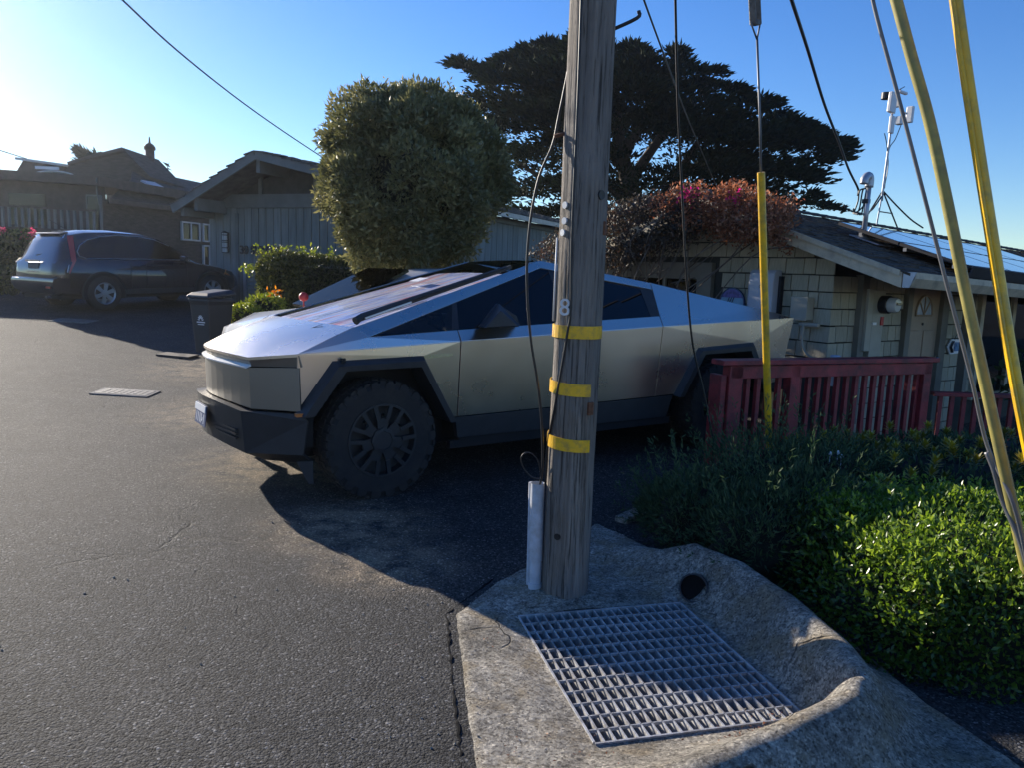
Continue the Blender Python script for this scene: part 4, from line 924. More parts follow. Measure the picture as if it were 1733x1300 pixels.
    box(1499, 175, .15, .29, .06, 'radio_panel', .01); box(1498, 212, .09, .25, .05, 'lower_radio'); box(1529, 195, .06, .24, .10, 'side_radio'); box(1511, 205, .09, .12, .09, 'bracket_block'); box(1508, 178, .07, .08, .08, 'bracket_block'); box(1517, 158, .20, .04, .05, 'arm'); box(1520, 192, .14, .03, .03, 'arm')
    MB().lathe(rp(1500, 160), s, [(0, .03), (.07, .03), (.07, -.06)], 14).build('radio_cap', 'dark_steel', o)
    MB().tube([tp, rp(1524, 150)], .010, 6).tube([rp(1524, 150), rp(1531, 146)], .006, 6).build('whip', 'dark_steel', o)
    MB().tube(spline([rp(1497, 225), rp(1501, 245), rp(1503, 280), rp(1496, 320)], 5), .007, 5).tube(spline([rp(1526, 208), rp(1515, 235), rp(1504, 255), rp(1497, 318)], 5), .007, 5).build('mast_cable', 'black_cable', o)
    wp = [apx, rp(1520, 350), rp(1542, 371), rp(1562, 385)]
    MB().tube(spline(wp, 5), .012, 6).build('stay_cable', 'black_cable', o)
    MB().tube(spline([rp(1496, 326), rp(1485, 342), rp(1474, 356), V(1458, 362), V(1444, 360)], 5), .012, 6).build('coax_cable', 'black_cable', o)
cottage_fittings()
# ------------------------------------------------------------------ red fences
def fence():
    S, E = np.array([1.90, 6.76, 0]), np.array([4.235, 7.83, 0]); d = E-S; ln = np.linalg.norm(d); d /= ln; nrm = np.array([-d[1], d[0], 0])
    o = thing('red_fence', S, 'dark red painted wooden balustrade standing between the truck and the shrubs', 'fence')
    P = lambda s, off, z: S+d*s+nrm*off+UZ*z
    zt = lambda s: .945-.004*s
    def post(s, w, z0=-.35, z1=None, dn='post'): MB().obox(P(s, 0, (z0+(z1 or zt(s)-.03))/2), d*w, nrm*.10, UZ*((z1 or zt(s)-.03)-z0)).build(dn, 'red_paint', o, bevel=.006)
    post(.06, .15); post(.75, .11); post(ln-.05, .11, -.5)
    MB().obox(P(-.06, .05, .28), d*.06, nrm*.16, UZ*1.1).build('end_board', 'red_paint', o, bevel=.006)
    MB().bar(P(-.12, 0, zt(0)), P(ln+.06, 0, zt(ln)), .17, .045).build('cap_rail', 'red_paint', o, bevel=.006)
    MB().bar(P(0, -.03, zt(0)-.09), P(ln, -.03, zt(ln)-.09), .04, .115).build('top_rail', 'red_paint', o, bevel=.004)
    MB().bar(P(0, -.03, .06), P(ln, -.03, .02), .04, .12).build('bottom_rail', 'red_paint', o, bevel=.004)
    bm = MB().obox((0, 0, 0), d*.042, nrm*.042, UZ*.80).mesh('baluster', 'red_paint')
    s = .24
    while s < ln-.12:
        if abs(s-.75) > .09 :
            b = bpy.data.objects.new('baluster', bm); link(b, o); b.location = P(s, .015, .455)-ORG[o.name]
        s += .122
    # lower fence along the porch
    S2, E2 = np.array([4.33, 7.86, 0]), np.array([7.2, 7.55, 0]); d2 = E2-S2; l2 = np.linalg.norm(d2); d2 /= l2; n2 = np.array([-d2[1], d2[0], 0])
    o = thing('porch_railing', S2, 'lower dark red railing before the porch, right of the taller fence', 'fence')
    Q = lambda s, off, z: S2+d2*s+n2*off+UZ*z
    MB().bar(Q(0, 0, .575), Q(l2, 0, .63), .11, .04).build('cap_rail', 'red_paint', o, bevel=.004); MB().bar(Q(0, 0, -.16), Q(l2, 0, -.12), .05, .08).build('bottom_rail', 'red_paint', o, bevel=.004)
    bm2 = MB().obox((0, 0, 0), d2*.04, n2*.04, UZ*.74).mesh('baluster', 'red_paint'); s = .08
    while s < l2-.05:
        b = bpy.data.objects.new('baluster', bm2); link(b, o); b.location = Q(s, 0, .215+.018*s)-ORG[o.name]; s += .115
    MB().obox(Q(l2, 0, .1), d2*.1, n2*.1, UZ*1.1).build('post', 'red_paint', o)
    MB().obox(Q(1.45, 0, .1), d2*.1, n2*.1, UZ*1.0).build('post', 'red_paint', o)
    # the things seen through it
    b = HP(-.35, .45, -.02); b = np.array([3.30, 8.35, -.05]); t = thing('dark_bin', b, 'dark grey bin behind the fence against the gable corner', 'bin')
    bb = MB(); bb.loft([[b+np.array([sx*w, sy*w, z]) for sx, sy in ((-1, -1), (1, -1), (1, 1), (-1, 1))] for z, w in ((0, .20), (.78, .26))]); bb.build('body', 'black_plastic', t, bevel=.02)
    bb = MB(); bb.loft([[b+np.array([sx*w, sy*w, z]) for sx, sy in ((-1, -1), (1, -1), (1, 1), (-1, 1))] for z, w in ((.78, .285), (.83, .285), (.88, .22))]); bb.build('lid', 'black_plastic', t, bevel=.015)
    c = at_dist(1414, 604, 8.4); t = thing('pool_thermometer', c, 'small pale blue plastic cap poking above the fence rail', 'cap'); t['label'] = 'small pale blue rounded cap showing just above the fence rail'
    t.name = 'plastic_cap'; ORG['plastic_cap'] = ORG.get('pool_thermometer', np.array(c))
    MB().loft([[c+np.array([sx*w, sy*.04, z]) for sx, sy in ((-1, -1), (1, -1), (1, 1), (-1, 1))] for z, w in ((-.30, .052), (-.02, .05), (.02, .038))]).build('shell', 'box_pale', t, bevel=.01)
    MB().obox(c+UZ*-.34, (.05, 0, 0), (0, .05, 0), UZ*.5).build('stake', 'dark_steel', t)
fence()
# ------------------------------------------------------------------ grey board garage
mat('grey_board', (.20, .215, .205), .75, var=.2, scale=2.2, bmp=.35, bscale=30, stretch=(6, 6, .5), objrand=.12)
mat('grey_trim', (.16, .17, .165), .75, var=.15, scale=3, bmp=.2)
mat('soffit_dark', (.07, .068, .06), .85, var=.2)
mat('old_shake', (.11, .10, .092), .9, var=.4, scale=5, bmp=.7, bscale=20)
mat('dark_shingle', (.065, .058, .05), .9, var=.35, scale=4, bmp=.8, bscale=14, stretch=(1, 1, 5))
mat('dark_wood', (.07, .055, .045), .8, var=.25)
mat('white_frame', (.55, .56, .56), .5, var=.08)
mat('chimney_metal', (.09, .06, .045), .7, .3, var=.4)
glass('lamp_glass', (.6, .62, .6), .9)
glass('far_glass', (.14, .15, .16), 1.1)
gX = np.array([.913, -.407, 0]); gB = np.array([.407, .913, 0]); GCN = np.array([-7.97, 20.30, 0.])
def GP(t, k, z): return GCN+gX*t+gB*k+UZ*z   # t along the gable to the right, k back
def grz(t): return 4.23-.46*(2.51-t) if t < 2.51 else 4.23-.228*(t-2.51)
def garage():
    o = thing('grey_garage', GP(3.3, 4, .4), 'grey board garage with a low gable roof reading 30 SUNSET behind the dark car', 'garage')
    MB().plate([GP(0, .06, .2), GP(6.6, .06, .2), GP(6.6, .06, 3.1), GP(2.51, .06, 4.05), GP(0, .06, 3.02)], .1, -gB).build('gable_wall', 'soffit_dark', o)
    MB().plate([GP(6.54, .02, .2), GP(6.54, 12, .2), GP(6.54, 12, 3.14), GP(6.54, .02, 3.14)], .1, gX).build('side_wall', 'soffit_dark', o)
    gb = MB().plate([GP(0.04, .1, .2), GP(0.04, 12, .2), GP(.04, 12, 3.02), GP(0.04, .1, 3.02)], .1, -gX).build('left_wall', 'grey_board', o)
    rr = random.Random(5); t = 0
    while t < 6.58:
        w = .235; e = min(t+w, 6.6); z0 = .15
        MB().obox(GP((t+e)/2, -.0+rr.uniform(-.004, .004), (z0+3.06)/2), gX*(e-t-.022), gB*.045, UZ*(3.06-z0)).build('board', 'grey_board', o); t = e
    k = 0
    while k < 9:
        MB().obox(GP(6.6, k+.17, 1.6), gX*.045, gB*.318, UZ*3.0).build('side_board', 'grey_board', o); k += .34
    MB().obox(GP(3.3, -.05, 3.2), gX*6.6, gB*.07, UZ*.33).build('tie_beam', 'grey_trim', o)
    MB().obox(GP(6.68, 5.5, 3.02), gX*.05, gB*11, UZ*.12).build('side_trim', 'grey_trim', o)
    for t, d in ((2.51, .34), (.55, .30), (4.45, .30), (.10, .22)):
        z = grz(t)-.14; MB().obox(GP(t, -.45, z-d/2), gX*.11, gB*1.05, UZ*d).build('roof_beam', 'grey_trim', o)
    for t in (1.7, 3.4): MB().obox(GP(t, -.0, 3.55), gX*.10, gB*.06, UZ*(.5 if t < 2 else .55)).build('gable_stud', 'grey_trim', o)
    r1 = MB().plate([GP(-.12, -1.05, grz(-.12)), GP(2.51, -1.05, 4.23), GP(2.51, 12, 4.23), GP(-.12, 12, grz(-.12))], .09, (0, 0, 1)).build('roof_left', 'old_shake', o)
    r2 = MB().plate([GP(7.03, -1.05, grz(7.03)), GP(2.51, -1.05, 4.23), GP(2.51, 12, 4.23), GP(7.03, 12, grz(7.03))], .09, (0, 0, 1)).build('roof_right', 'old_shake', o)
    MB().bar(GP(-.14, -1.07, grz(-.14)-.10), GP(2.51, -1.07, 4.23-.10), .05, .20).build('rake_board', 'grey_trim', o); MB().bar(GP(7.03, -1.07, grz(7.03)-.08), GP(2.52, -1.07, 4.23-.10), .05, .18).build('rake_board', 'grey_trim', o)
    MB().bar(GP(7.06, -1.0, 3.13), GP(7.06, 12, 3.13), .10, .12).build('gutter', 'flashing', o)
    mb = MB()
    for side in (0, 1):
        a = 0; L_ = 2.6 if side == 0 else 4.52; t = .0
        while t < L_:
            k = -1.12
            while k < 11.8:
                w = rr.uniform(.15, .38); tt = (2.51-t) if side == 0 else 2.51+t; te = tt-(.30 if side == 0 else -.30)
                z0, z1 = grz(tt), grz(te)
                P = [GP(tt, k, z0+.005), GP(tt, k+w-.01, z0+.005), GP(te, k+w-.01, z1+.05+rr.uniform(-.01, .02)), GP(te, k, z1+.05+rr.uniform(-.01, .02))]
                Q = [p-UZ*.03 for p in P]; mb.add(P+Q, [(0, 1, 2, 3), (2, 3, 7, 6), (3, 0, 4, 7), (1, 2, 6, 5)]); k += w
            t += .27
    stuff(mb.build('roof_shakes', 'old_shake', o))
    place_text('30 SUNSET', .285, .012, 'house_lettering', 'dark_wood', GP(1.72, -.05, 1.985), gX, UZ, o, .006)
    sh = MB().obox(GP(2.1, -.12, 1.05), gX*1.5, gB*.06, UZ*.95).build('low_gate', 'grey_board', o)
    for i in range(9): MB().obox(GP(2.1, -.16, .66+i*.10), gX*1.42, gB*.03, UZ*.075+gB*.03).build('gate_slat', 'grey_board', sh)
    MB().obox(GP(1.33, -.15, 1.05), gX*.08, gB*.1, UZ*1.05).build('gate_post', 'flashing', sh)
    MB().obox(GP(.95, -.03, 1.7), gX*.09, gB*.05, UZ*2.4).build('downpipe', 'grey_trim', o)
    b = GP(7.0-.6, 2, grz(6.4)); MB().tube([GP(6.3, 1.9, grz(6.3)), GP(6.3, 1.9, grz(6.3)+.36)], .05, 8).build('vent_pipe', 'flashing', o)
    # wall lantern
    c = GP(.64, -.14, 1.90); l = thing('wall_lantern', c, 'tall narrow black framed wall lantern on the grey garage near its left corner', 'lamp')
    MB().obox(c+UZ*.27+gB*.07, gX*.10, gB*.04, UZ*.5).build('back_plate', 'dark_steel', l)
    MB().lathe(c, UZ, [(.06, .02), (.06, .50)], 12).build('glass_tube', 'white_plastic', l, True)
    mb = MB()
    for z in (.0, .12, .26, .30, .44): mb.lathe(c+UZ*z, UZ, [(.0, .0), (.085, .0), (.085, .022), (0, .022)], 14)
    mb.lathe(c+UZ*.50, UZ, [(.09, 0), (.085, .02), (0, .06)], 14)
    for a in range(4): mb.tube([c+np.array([.075*math.cos(a*1.57), .075*math.sin(a*1.57), 0]), c+np.array([.075*math.cos(a*1.57), .075*math.sin(a*1.57), .5])], .006, 5)
    mb.build('cage', 'dark_steel', l)
garage()
# ------------------------------------------------------------------ dark shingled house at the far left
def left_house():
    P1 = np.array([-12.3, 23.3, 0]); e1 = np.array([.25, .968, 0]); e2 = np.array([-.995, -.1, 0]); ns = np.array([.968, -.25, 0]); nf = np.array([.1, -.995, 0])
    nf = -e1
    S = lambda s, z, off=0.: P1+e1*s+ns*off+UZ*z
    F = lambda s, z, off=0.: P1+e2*s+nf*off+UZ*z
    o = thing('dark_house', P1, 'dark shingled two level house with gables, skylights and a railed deck at far left', 'house')
    MB().plate([S(0, .3), S(9, .3), S(9, 3.4), S(0, 3.4)], .2, ns).build('side_wall', 'dark_shingle', o)
    MB().plate([F(0, .3), F(8, .3), F(8, 3.85), F(0, 3.85)], .2, nf).build('front_wall', 'dark_wood', o)
    MB().plate([S(-.2, 3.36, .35), S(9.5, 3.46, .35), S(9.5, 4.68, -2.0), S(3.6, 4.76, -2.0), S(2.6, 4.3, -1.2)], .12, (0, 0, 1)).build('main_roof', 'dark_shingle', o)
    MB().bar(S(-.2, 3.32, .37), S(9.5, 3.42, .37), .06, .14).build('eave_board', 'dark_wood', o)
    # low flat roofed wing with fascia
    MB().plate([F(-.25, 4.0, .45), F(8.5, 4.2, .45), F(8.5, 4.2, -4), F(-.25, 4.0, -4)], .26, (0, 0, 1)).build('flat_roof', 'dark_wood', o)
    # cross gable above
    g = 4.0; Q = lambda s, z, k=g: P1+e2*s+e1*k+UZ*z
    MB().plate([Q(4.8, 3.9), Q(.9, 3.9), Q(1.3, 4.45), Q(2.1, 5.32), Q(3.05, 5.05), Q(3.9, 4.78)], .25, nf).build('gable_wall', 'dark_shingle', o)
    for (a, za, b, zb, k0) in ((2.1, 5.38, 3.15, 5.05, g-.2), (2.1, 5.38, 1.2, 4.45, g-.2), (2.85, 5.22, 3.95, 4.82, g-.1)):
        MB().plate([Q(a, za, k0), Q(b, zb, k0), Q(b, zb-.15, g+1.6), Q(a, za-.15, g+1.6)], .1, (0, 0, 1)).build('gable_roof', 'dark_shingle', o)
    # pop up clerestory and domed skylights
    mb = MB(); mb.plate([Q(5.75, 4.3), Q(4.15, 4.3), Q(4.15, 4.72), Q(5.4, 4.86)], 1.5, nf); mb.build('clerestory', 'dark_wood', o)
    MB().plate([Q(5.6, 4.90, g-.1), Q(4.1, 4.76, g-.1), Q(4.1, 4.76, g+1.0), Q(5.6, 4.90, g+1.0)], .08, (0, 0, 1)).build('clerestory_roof', 'white_frame', o)
    MB().obox(Q(4.65, 4.60, g-.03), e2*.75, e1*.04, UZ*.10).build('clerestory_window', 'plate_white', o)
    for (s, w) in ((1.5, .6), (4.3, .3)):
        arc = [Q(s+w*math.cos(a), 4.0+.15*math.sin(a), .2) for a in np.linspace(0, math.pi, 12)]; MB().plate(arc, .35, nf).build('dome_skylight', 'fan_glass', o); MB().tube(arc, .02, 6).build('dome_rim', 'white_frame', o)
    a = S(1.7, 0, 0); 
    c = lambda s, off: S(s, 3.37+(.35-off)*.60+.08, off)
    sk = MB().plate([c(2.85, -1.05), c(3.5, -1.05), c(3.75, -.65), c(3.1, -.65)], .06, (0, 0, 1)).build('roof_skylight', 'box_pale', o)
    cb = S(4.4, 4.5, -1.95); MB().tube([cb, cb+UZ*1.0], .155, 14).build('chimney', 'chimney_metal', o, True); MB().lathe(cb+UZ*1.0, UZ, [(.16, 0), (.19, .0), (.19, .10), (.12, .19), (.04, .24), (.015, .45), (0, .45)], 14).build('chimney_cap', 'chimney_metal', o)
    for (s0, s1, z0, z1) in ((3.38, 4.34, 2.36, 3.0), (4.5, 5.2, 2.36, 3.0), (4.5, 5.2, 1.5, 2.25)):
        mb = MB()
        for (a, b, c0, c1) in ((s0, s1, z1-.05, z1), (s0, s1, z0, z0+.05), (s0, s0+.05, z0+.05, z1-.05), (s1-.05, s1, z0+.05, z1-.05), ((s0+s1)/2-.02, (s0+s1)/2+.02, z0+.05, z1-.05)): mb.obox(S((a+b)/2, (c0+c1)/2, .06), e1*(b-a), ns*.08, UZ*(c1-c0))
        f = mb.build('window_frame', 'white_frame', o); MB().obox(S((s0+s1)/2, (z0+z1)/2, .045), e1*(s1-s0-.1), ns*.02, UZ*(z1-z0-.1)).build('window_pane', 'far_glass', f)
    dr = MB().obox(F(.22, 2.8, .05), e2*.42, nf*.06, UZ*1.4).build('deck_door', 'grey_trim', o); MB().obox(F(.22, 2.95, .09), e2*.32, nf*.03, UZ*1.0).build('door_pane', 'far_glass', dr)
    MB().obox(F(2.1, 3.0, .03), e2*1.0, nf*.06, UZ*.9).build('deck_window', 'far_glass', o)
    MB().tube([F(-.2, 3.95, .5), F(-.05, 3.55, .3), F(.0, 3.2, .15)], .022, 6).build('downpipe', 'grey_trim', o)
    dk = MB().obox(F(2.6, 2.2, .9), e2*7.4, nf*1.8, UZ*.2).build('deck', 'dark_wood', o)
    rl = MB(); rl.bar(F(-1.1, 2.95, 1.8), F(6.3, 3.05, 1.8), .12, .06); rl.bar(F(-1.1, 2.38, 1.8), F(6.3, 2.42, 1.8), .06, .05); rl.build('deck_rail', 'dark_wood', dk)
    bm = MB().obox((0, 0, 0), e2*.05, nf*.05, UZ*.6).mesh('rail_baluster', 'grey_trim'); s = -1.05
    while s < 6.2:
        b = bpy.data.objects.new('rail_baluster', bm); link(b, dk); b.location = F(s, 2.68, 1.8)-ORG[dk.name]; s += .17
    MB().plate([F(-1.1, .4, 1.75), F(6.3, .4, 1.75), F(6.3, 2.3, 1.75), F(-1.1, 2.3, 1.75)], .1, nf).build('deck_skirt', 'dark_shingle', o)
left_house()
# ------------------------------------------------------------------ small street things
def street_things():
    for (px, py, w, d, lb) in ((125, 543, .85, .55, 'small rectangular utility cover in the asphalt nearer the dark car'), (212, 666, .80, .42, 'pale rectangular utility lid in the street left of the truck nose')):
        c = np.array([-8.43, 14.73, 0]) if px < 200 else np.array([-4.605, 9.06, 0]); c[2] = float(H(c[0], c[1]))+.006
        o = thing('utility_cover', c, lb, 'utility cover', 'utility covers in the street'); dx = np.array([1., 0, 0]); dx = dx+UZ*float(H(c[0]+.5, c[1])-H(c[0]-.5, c[1])); dy = np.array([0, 1., 0])+UZ*float(H(c[0], c[1]+.5)-H(c[0], c[1]-.5))
        MB().obox(c+UZ*.0, dx*w*.85, dy*d*.85, UZ*.014).build('collar', 'cover_collar', o); l = MB().obox(c+UZ*.004, dx*(w*.85-.08), dy*(d*.85-.08), UZ*.012).build('lid', 'cast_iron', o)
        for k in range(-3, 4): MB().obox(c+UZ*.010+dx*k*(w*.85-.16)/7, dx*.02, dy*(d*.85-.16), UZ*.006).build('rib', 'cast_iron', l)
    # wheeled rubbish bin
    b = np.array([-4.70, 11.98, 0]); b[2] = float(H(b[0], b[1])); o = thing('wheeled_bin', b, 'dark wheeled rubbish bin with a pale sunburst mark beside the truck nose', 'rubbish bin')
    yaw = R(-28); ex = np.array([math.cos(yaw), math.sin(yaw), 0]); ey = np.array([-ex[1], ex[0], 0])
    P = lambda x, y, z: b+ex*x*.74+ey*y*.74+UZ*z
    mb = MB(); mb.loft([[P(sx*w, sy*dd, z) for sx, sy in ((-1, -1), (1, -1), (1, 1), (-1, 1))] for z, w, dd in ((.06, .22, .25), (.80, .28, .32), (.86, .31, .35), (.90, .31, .35))]); mb.build('body', 'bin_plastic', o, bevel=.02)
    mb = MB(); mb.loft([[P(sx*w, sy*dd, z+(.05 if sy > 0 else 0)) for sx, sy in ((-1, -1), (1, -1), (1, 1), (-1, 1))] for z, w, dd in ((.90, .325, .37), (.935, .325, .37), (.985, .25, .29))]); mb.build('lid', 'bin_plastic', o, bevel=.015)
    MB().tube([P(-.34, .22, .93), P(-.38, .25, .94), P(-.38, -.25, .90), P(-.34, -.22, .90)], .018, 8).build('handle', 'bin_plastic', o)
    for s in (-1, 1): MB().lathe(P(s*.24, .26, .12), ex*s, [(0, 0), (.12, 0), (.12, .06), (0, .06)], 18).build('wheel', 'rubber', o)
    f = lambda x, z: P(x, -.25-.07*(z-.06)/.74-.006, z)
    c = (.02, .56)
    for k in range(7):
        a = R(12+26*k); MB().bar(f(c[0]+.035*math.cos(a), c[1]+.035*math.sin(a)), f(c[0]+.085*math.cos(a), c[1]+.085*math.sin(a)), .014, .004, -ey).build('sunburst_ray', 'plate_white', o)
    MB().bar(f(-.10, .535), f(.14, .535), .018, .004, -ey).build('sunburst_bar', 'plate_white', o); MB().bar(f(-.075, .50), f(.115, .50), .012, .004, -ey).build('sunburst_bar', 'plate_white', o)
    # folded mat by the bin and a paving edge
    q = gnd(312, 604, .2); c = np.array([-5.15, 11.75, 0]); c[2] = float(H(c[0], c[1]))
    tag(MB().obox(c+UZ*.015, (.55, -.12, -.012), (.05, .28, .01), UZ*.03).build('wood_scrap', 'dark_wood', None, bevel=.006), 'thin flat dark board lying at the foot of the bin', 'board')
    # edging timber of the planting bed
    a, e = gnd(1050, 888, -.01), gnd(1118, 858, .0); tag(MB().bar(a, e+(e-a)*.8, .10, .10).build('bed_edging', 'concrete', None, bevel=.01), 'narrow pale edging strip between the driveway and the shrub bed', 'edging')
    # stone in the bed
    c = at_dist(1500, 775, 6.6); c[2] = -.12; mb = MB(); rr = random.Random(4); rings = []
    for i, (z, r) in enumerate(((-.1, .55), (.08, .6), (.2, .45), (.26, .2))): rings.append([c+np.array([r*math.cos(a)*(1.2+.2*rr.random()), r*math.sin(a)*(.6+.15*rr.random()), z]) for a in np.linspace(0, 2*math.pi, 12, endpoint=False)])
    tag(mb.loft(rings).build('garden_boulder', 'concrete', None, True, loc=c), 'low dark boulder in the bed below the porch railing', 'rock')
    # planter wall at the far left
    A, B = np.array([-17.2, 22.9, 0]), np.array([-11.7, 20.4, 0]); o = thing('planter_wall', (A+B)/2, 'grey sloping board retaining wall holding the flower bed at the left edge', 'retaining wall')
    n = np.array([.39, -.92, 0]); 
    MB().plate([A+UZ*.4, B+UZ*.4, B+UZ*1.35, A+UZ*2.05], .15, n).build('boards', 'grey_board', o); MB().bar(A+UZ*2.08, B+UZ*1.36, .2, .06).build('cap', 'grey_trim', o); MB().bar(A+UZ*1.92+n*.03, B+UZ*1.22+n*.03, .05, .06).build('rail', 'grey_trim', o)
    bs = np.array([-13.6, 21.6, 0]); mb = MB().plate([A+UZ*1.9, B+UZ*1.25, B+np.array([-.5, 3, 1.6]), A+np.array([-1, 3, 2.2])], .4, (0, 0, 1)).build('soil_top', 'soil', o)
    # red ball and the pale car are beyond the truck
    c = at_dist(514, 502, 9.2); r = tag(MB().lathe(c, UZ, [(0, -.05), (.03, -.045), (.052, -.02), (.055, .0), (.05, .025), (.028, .05), (0, .056)], 16).lathe(c, UZ, [(.008, -.35), (.008, -.045)], 6).build('marker_ball', 'red_tag', None, True), 'small round red ball on a thin stalk just beyond the truck windshield', 'ball')
mat('cover_collar', (.20, .19, .18), .9, var=.3, scale=20, bmp=.4)
mat('bin_plastic', (.022, .025, .032), .5, var=.15)
street_things()
# ------------------------------------------------------------------ vegetation
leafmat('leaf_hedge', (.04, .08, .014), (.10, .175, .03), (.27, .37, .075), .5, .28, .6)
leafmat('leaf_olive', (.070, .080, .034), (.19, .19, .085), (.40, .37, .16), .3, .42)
leafmat('leaf_cypress', (.007, .013, .007), (.016, .026, .013), (.032, .042, .02), .08, .8, .1)
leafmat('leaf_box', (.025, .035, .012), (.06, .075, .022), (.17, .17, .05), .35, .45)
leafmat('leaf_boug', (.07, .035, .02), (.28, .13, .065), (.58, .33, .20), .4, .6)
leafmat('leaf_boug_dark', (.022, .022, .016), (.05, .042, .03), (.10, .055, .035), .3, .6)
leafmat('bract_pink', (.55, .03, .16), (.70, .06, .22), None, .4, .6)
leafmat('leaf_juniper', (.022, .045, .022), (.050, .088, .042), (.085, .13, .055), .25, .6, .2)
leafmat('leaf_lime', (.09, .13, .02), (.18, .24, .04), (.35, .36, .07), .4, .4)
leafmat('petal_pink', (.6, .08, .13), (.75, .25, .28), None, .4, .6)
leafmat('petal_orange', (.75, .22, .02), (.8, .4, .05), None, .4, .6)
leafmat('succulent', (.10, .10, .02), (.30, .25, .03), (.48, .40, .05), .2, .4)
mat('bark', (.075, .058, .045), .9, var=.4, scale=8, bmp=.8, bscale=25, stretch=(3, 3, .6))
mat('bark_grey', (.12, .10, .085), .9, var=.4, scale=6, bmp=.8, bscale=18, stretch=(3, 3, .6))
mat('twig_core', (.012, .014, .008), .95)
mat('stem_green', (.06, .11, .03), .6)
mat('lily_white', (.72, .74, .75), .5, var=.05)
def superball(n, c, r, p=3., shell=.16, zmin=-1., flat=None):
    r_ = np.array(r, float); ar = np.array([r_[1]*r_[2], r_[0]*r_[2], r_[0]*r_[1]]); axs = nr.choice(3, n, p=ar/ar.sum()); v = nr.uniform(-1, 1, (n, 3)); v[np.arange(n), axs] = nr.choice([-1., 1.], n); k = (np.abs(v)**p).sum(1)**(1/p); s = v/k[:, None]
    nn = np.sign(s)*np.abs(s)**(p-1)/np.array(r); nn /= np.linalg.norm(nn, axis=1)[:, None]
    q = s*np.array(r)*(1-shell*nr.random(n)[:, None]**1.6)+np.array(c)
    m = s[:, 2] > zmin; return q[m], nn[m]
def core(c, r, p, parent, k=.86, name='twig_core', lump=.05):
    mb = MB(); rings = []
    for i in range(1, 14):
        th = math.pi*i/14; ring = []
        for j in range(24):
            ph = 2*math.pi*j/24; d = np.array([math.sin(th)*math.cos(ph), math.sin(th)*math.sin(ph), math.cos(th)]); d = d/((np.abs(d)**p).sum()**(1/p))
            ring.append(np.array(c)+d*np.array(r)*(k+lump*math.sin(ph*5+th*7)))
        rings.append(ring)
    return mb.loft(rings).build(name, 'twig_core', parent, True)
def bumpy(q, nn, amp, sc):
    f = np.sin(q[:, 0]*sc+1.7*np.sin(q[:, 1]*sc*.8))+np.sin(q[:, 1]*sc*1.1+1.3*np.sin(q[:, 2]*sc*1.2))+np.sin(q[:, 2]*sc*1.3+1.9*np.sin(q[:, 0]*sc*.9)); return q+nn*(amp*f/3)[:, None], f/3
def near_hedge():
    c, r = (2.55, 3.83, -.01), (1.06, .97, .54); o = thing('clipped_hedge', (2.7, 3.9, -.15), 'clipped glossy green hedge with a sunlit top at the right front', 'hedge')
    core(c, r, 3.2, o, .84); q, nn = superball(76000, c, r, 3.2, .17, -.97); q, f = bumpy(q, nn, .045, 9)
    keep = q[:, 2] > -.2; q, nn, f = q[keep], nn[keep], f[keep]; n = len(q)
    d = nn*.8+nr.normal(size=(n, 3))*.75; d[:, 2] += .35; up = nn+nr.normal(size=(n, 3))*.5
    stuff(leaves('foliage', q, d, up, nr.uniform(.022, .040, n), nr.uniform(.012, .020, n), 'leaf_hedge', o, .18, rnd=np.clip(nr.random(n)*.7+.25*(q[:, 2] > .40), 0, 1)))  # leaves near the top coloured lighter, sunlight put into the tone
    q, nn = superball(1100, c, (r[0]*1.01, r[1]*1.01, r[2]*1.02), 3.2, .02, .55); n = len(q)  # new shoots
    P = []; D = []
    for k in range(n):
        for j in range(5): P.append(q[k]+nn[k]*.012*j); D.append(nn[k]*.8+nr.normal(size=3)*.7)
    P, D = np.array(P), np.array(D); stuff(leaves('new_shoots', P, D, rdir(len(P), .5), .034, .016, 'leaf_hedge', o, .2, rnd=nr.uniform(.6, 1, len(P))))
    mb = MB()
    for k in range(7): x = 1.95+k*.26; mb.tube([(x, 3.3+.1*math.sin(k*2), -.2), (x+.05, 3.5, .1)], .012, 5)
    mb.build('stem', 'bark', o)
near_hedge()
def blades(o, c, r, n, ln, wd, mt, up=.4, name='foliage', p=2., shell=.9, rnd=None):
    q, nn = superball(n, c, r, p, shell, -.6); d = nn*.8+nr.normal(size=q.shape)*.5; d[:, 2] += up
    return stuff(leaves(name, q, d, nn+nr.normal(size=q.shape)*.6, nr.uniform(ln*.7, ln*1.2, len(q)), wd, mt, o, .1, rnd))
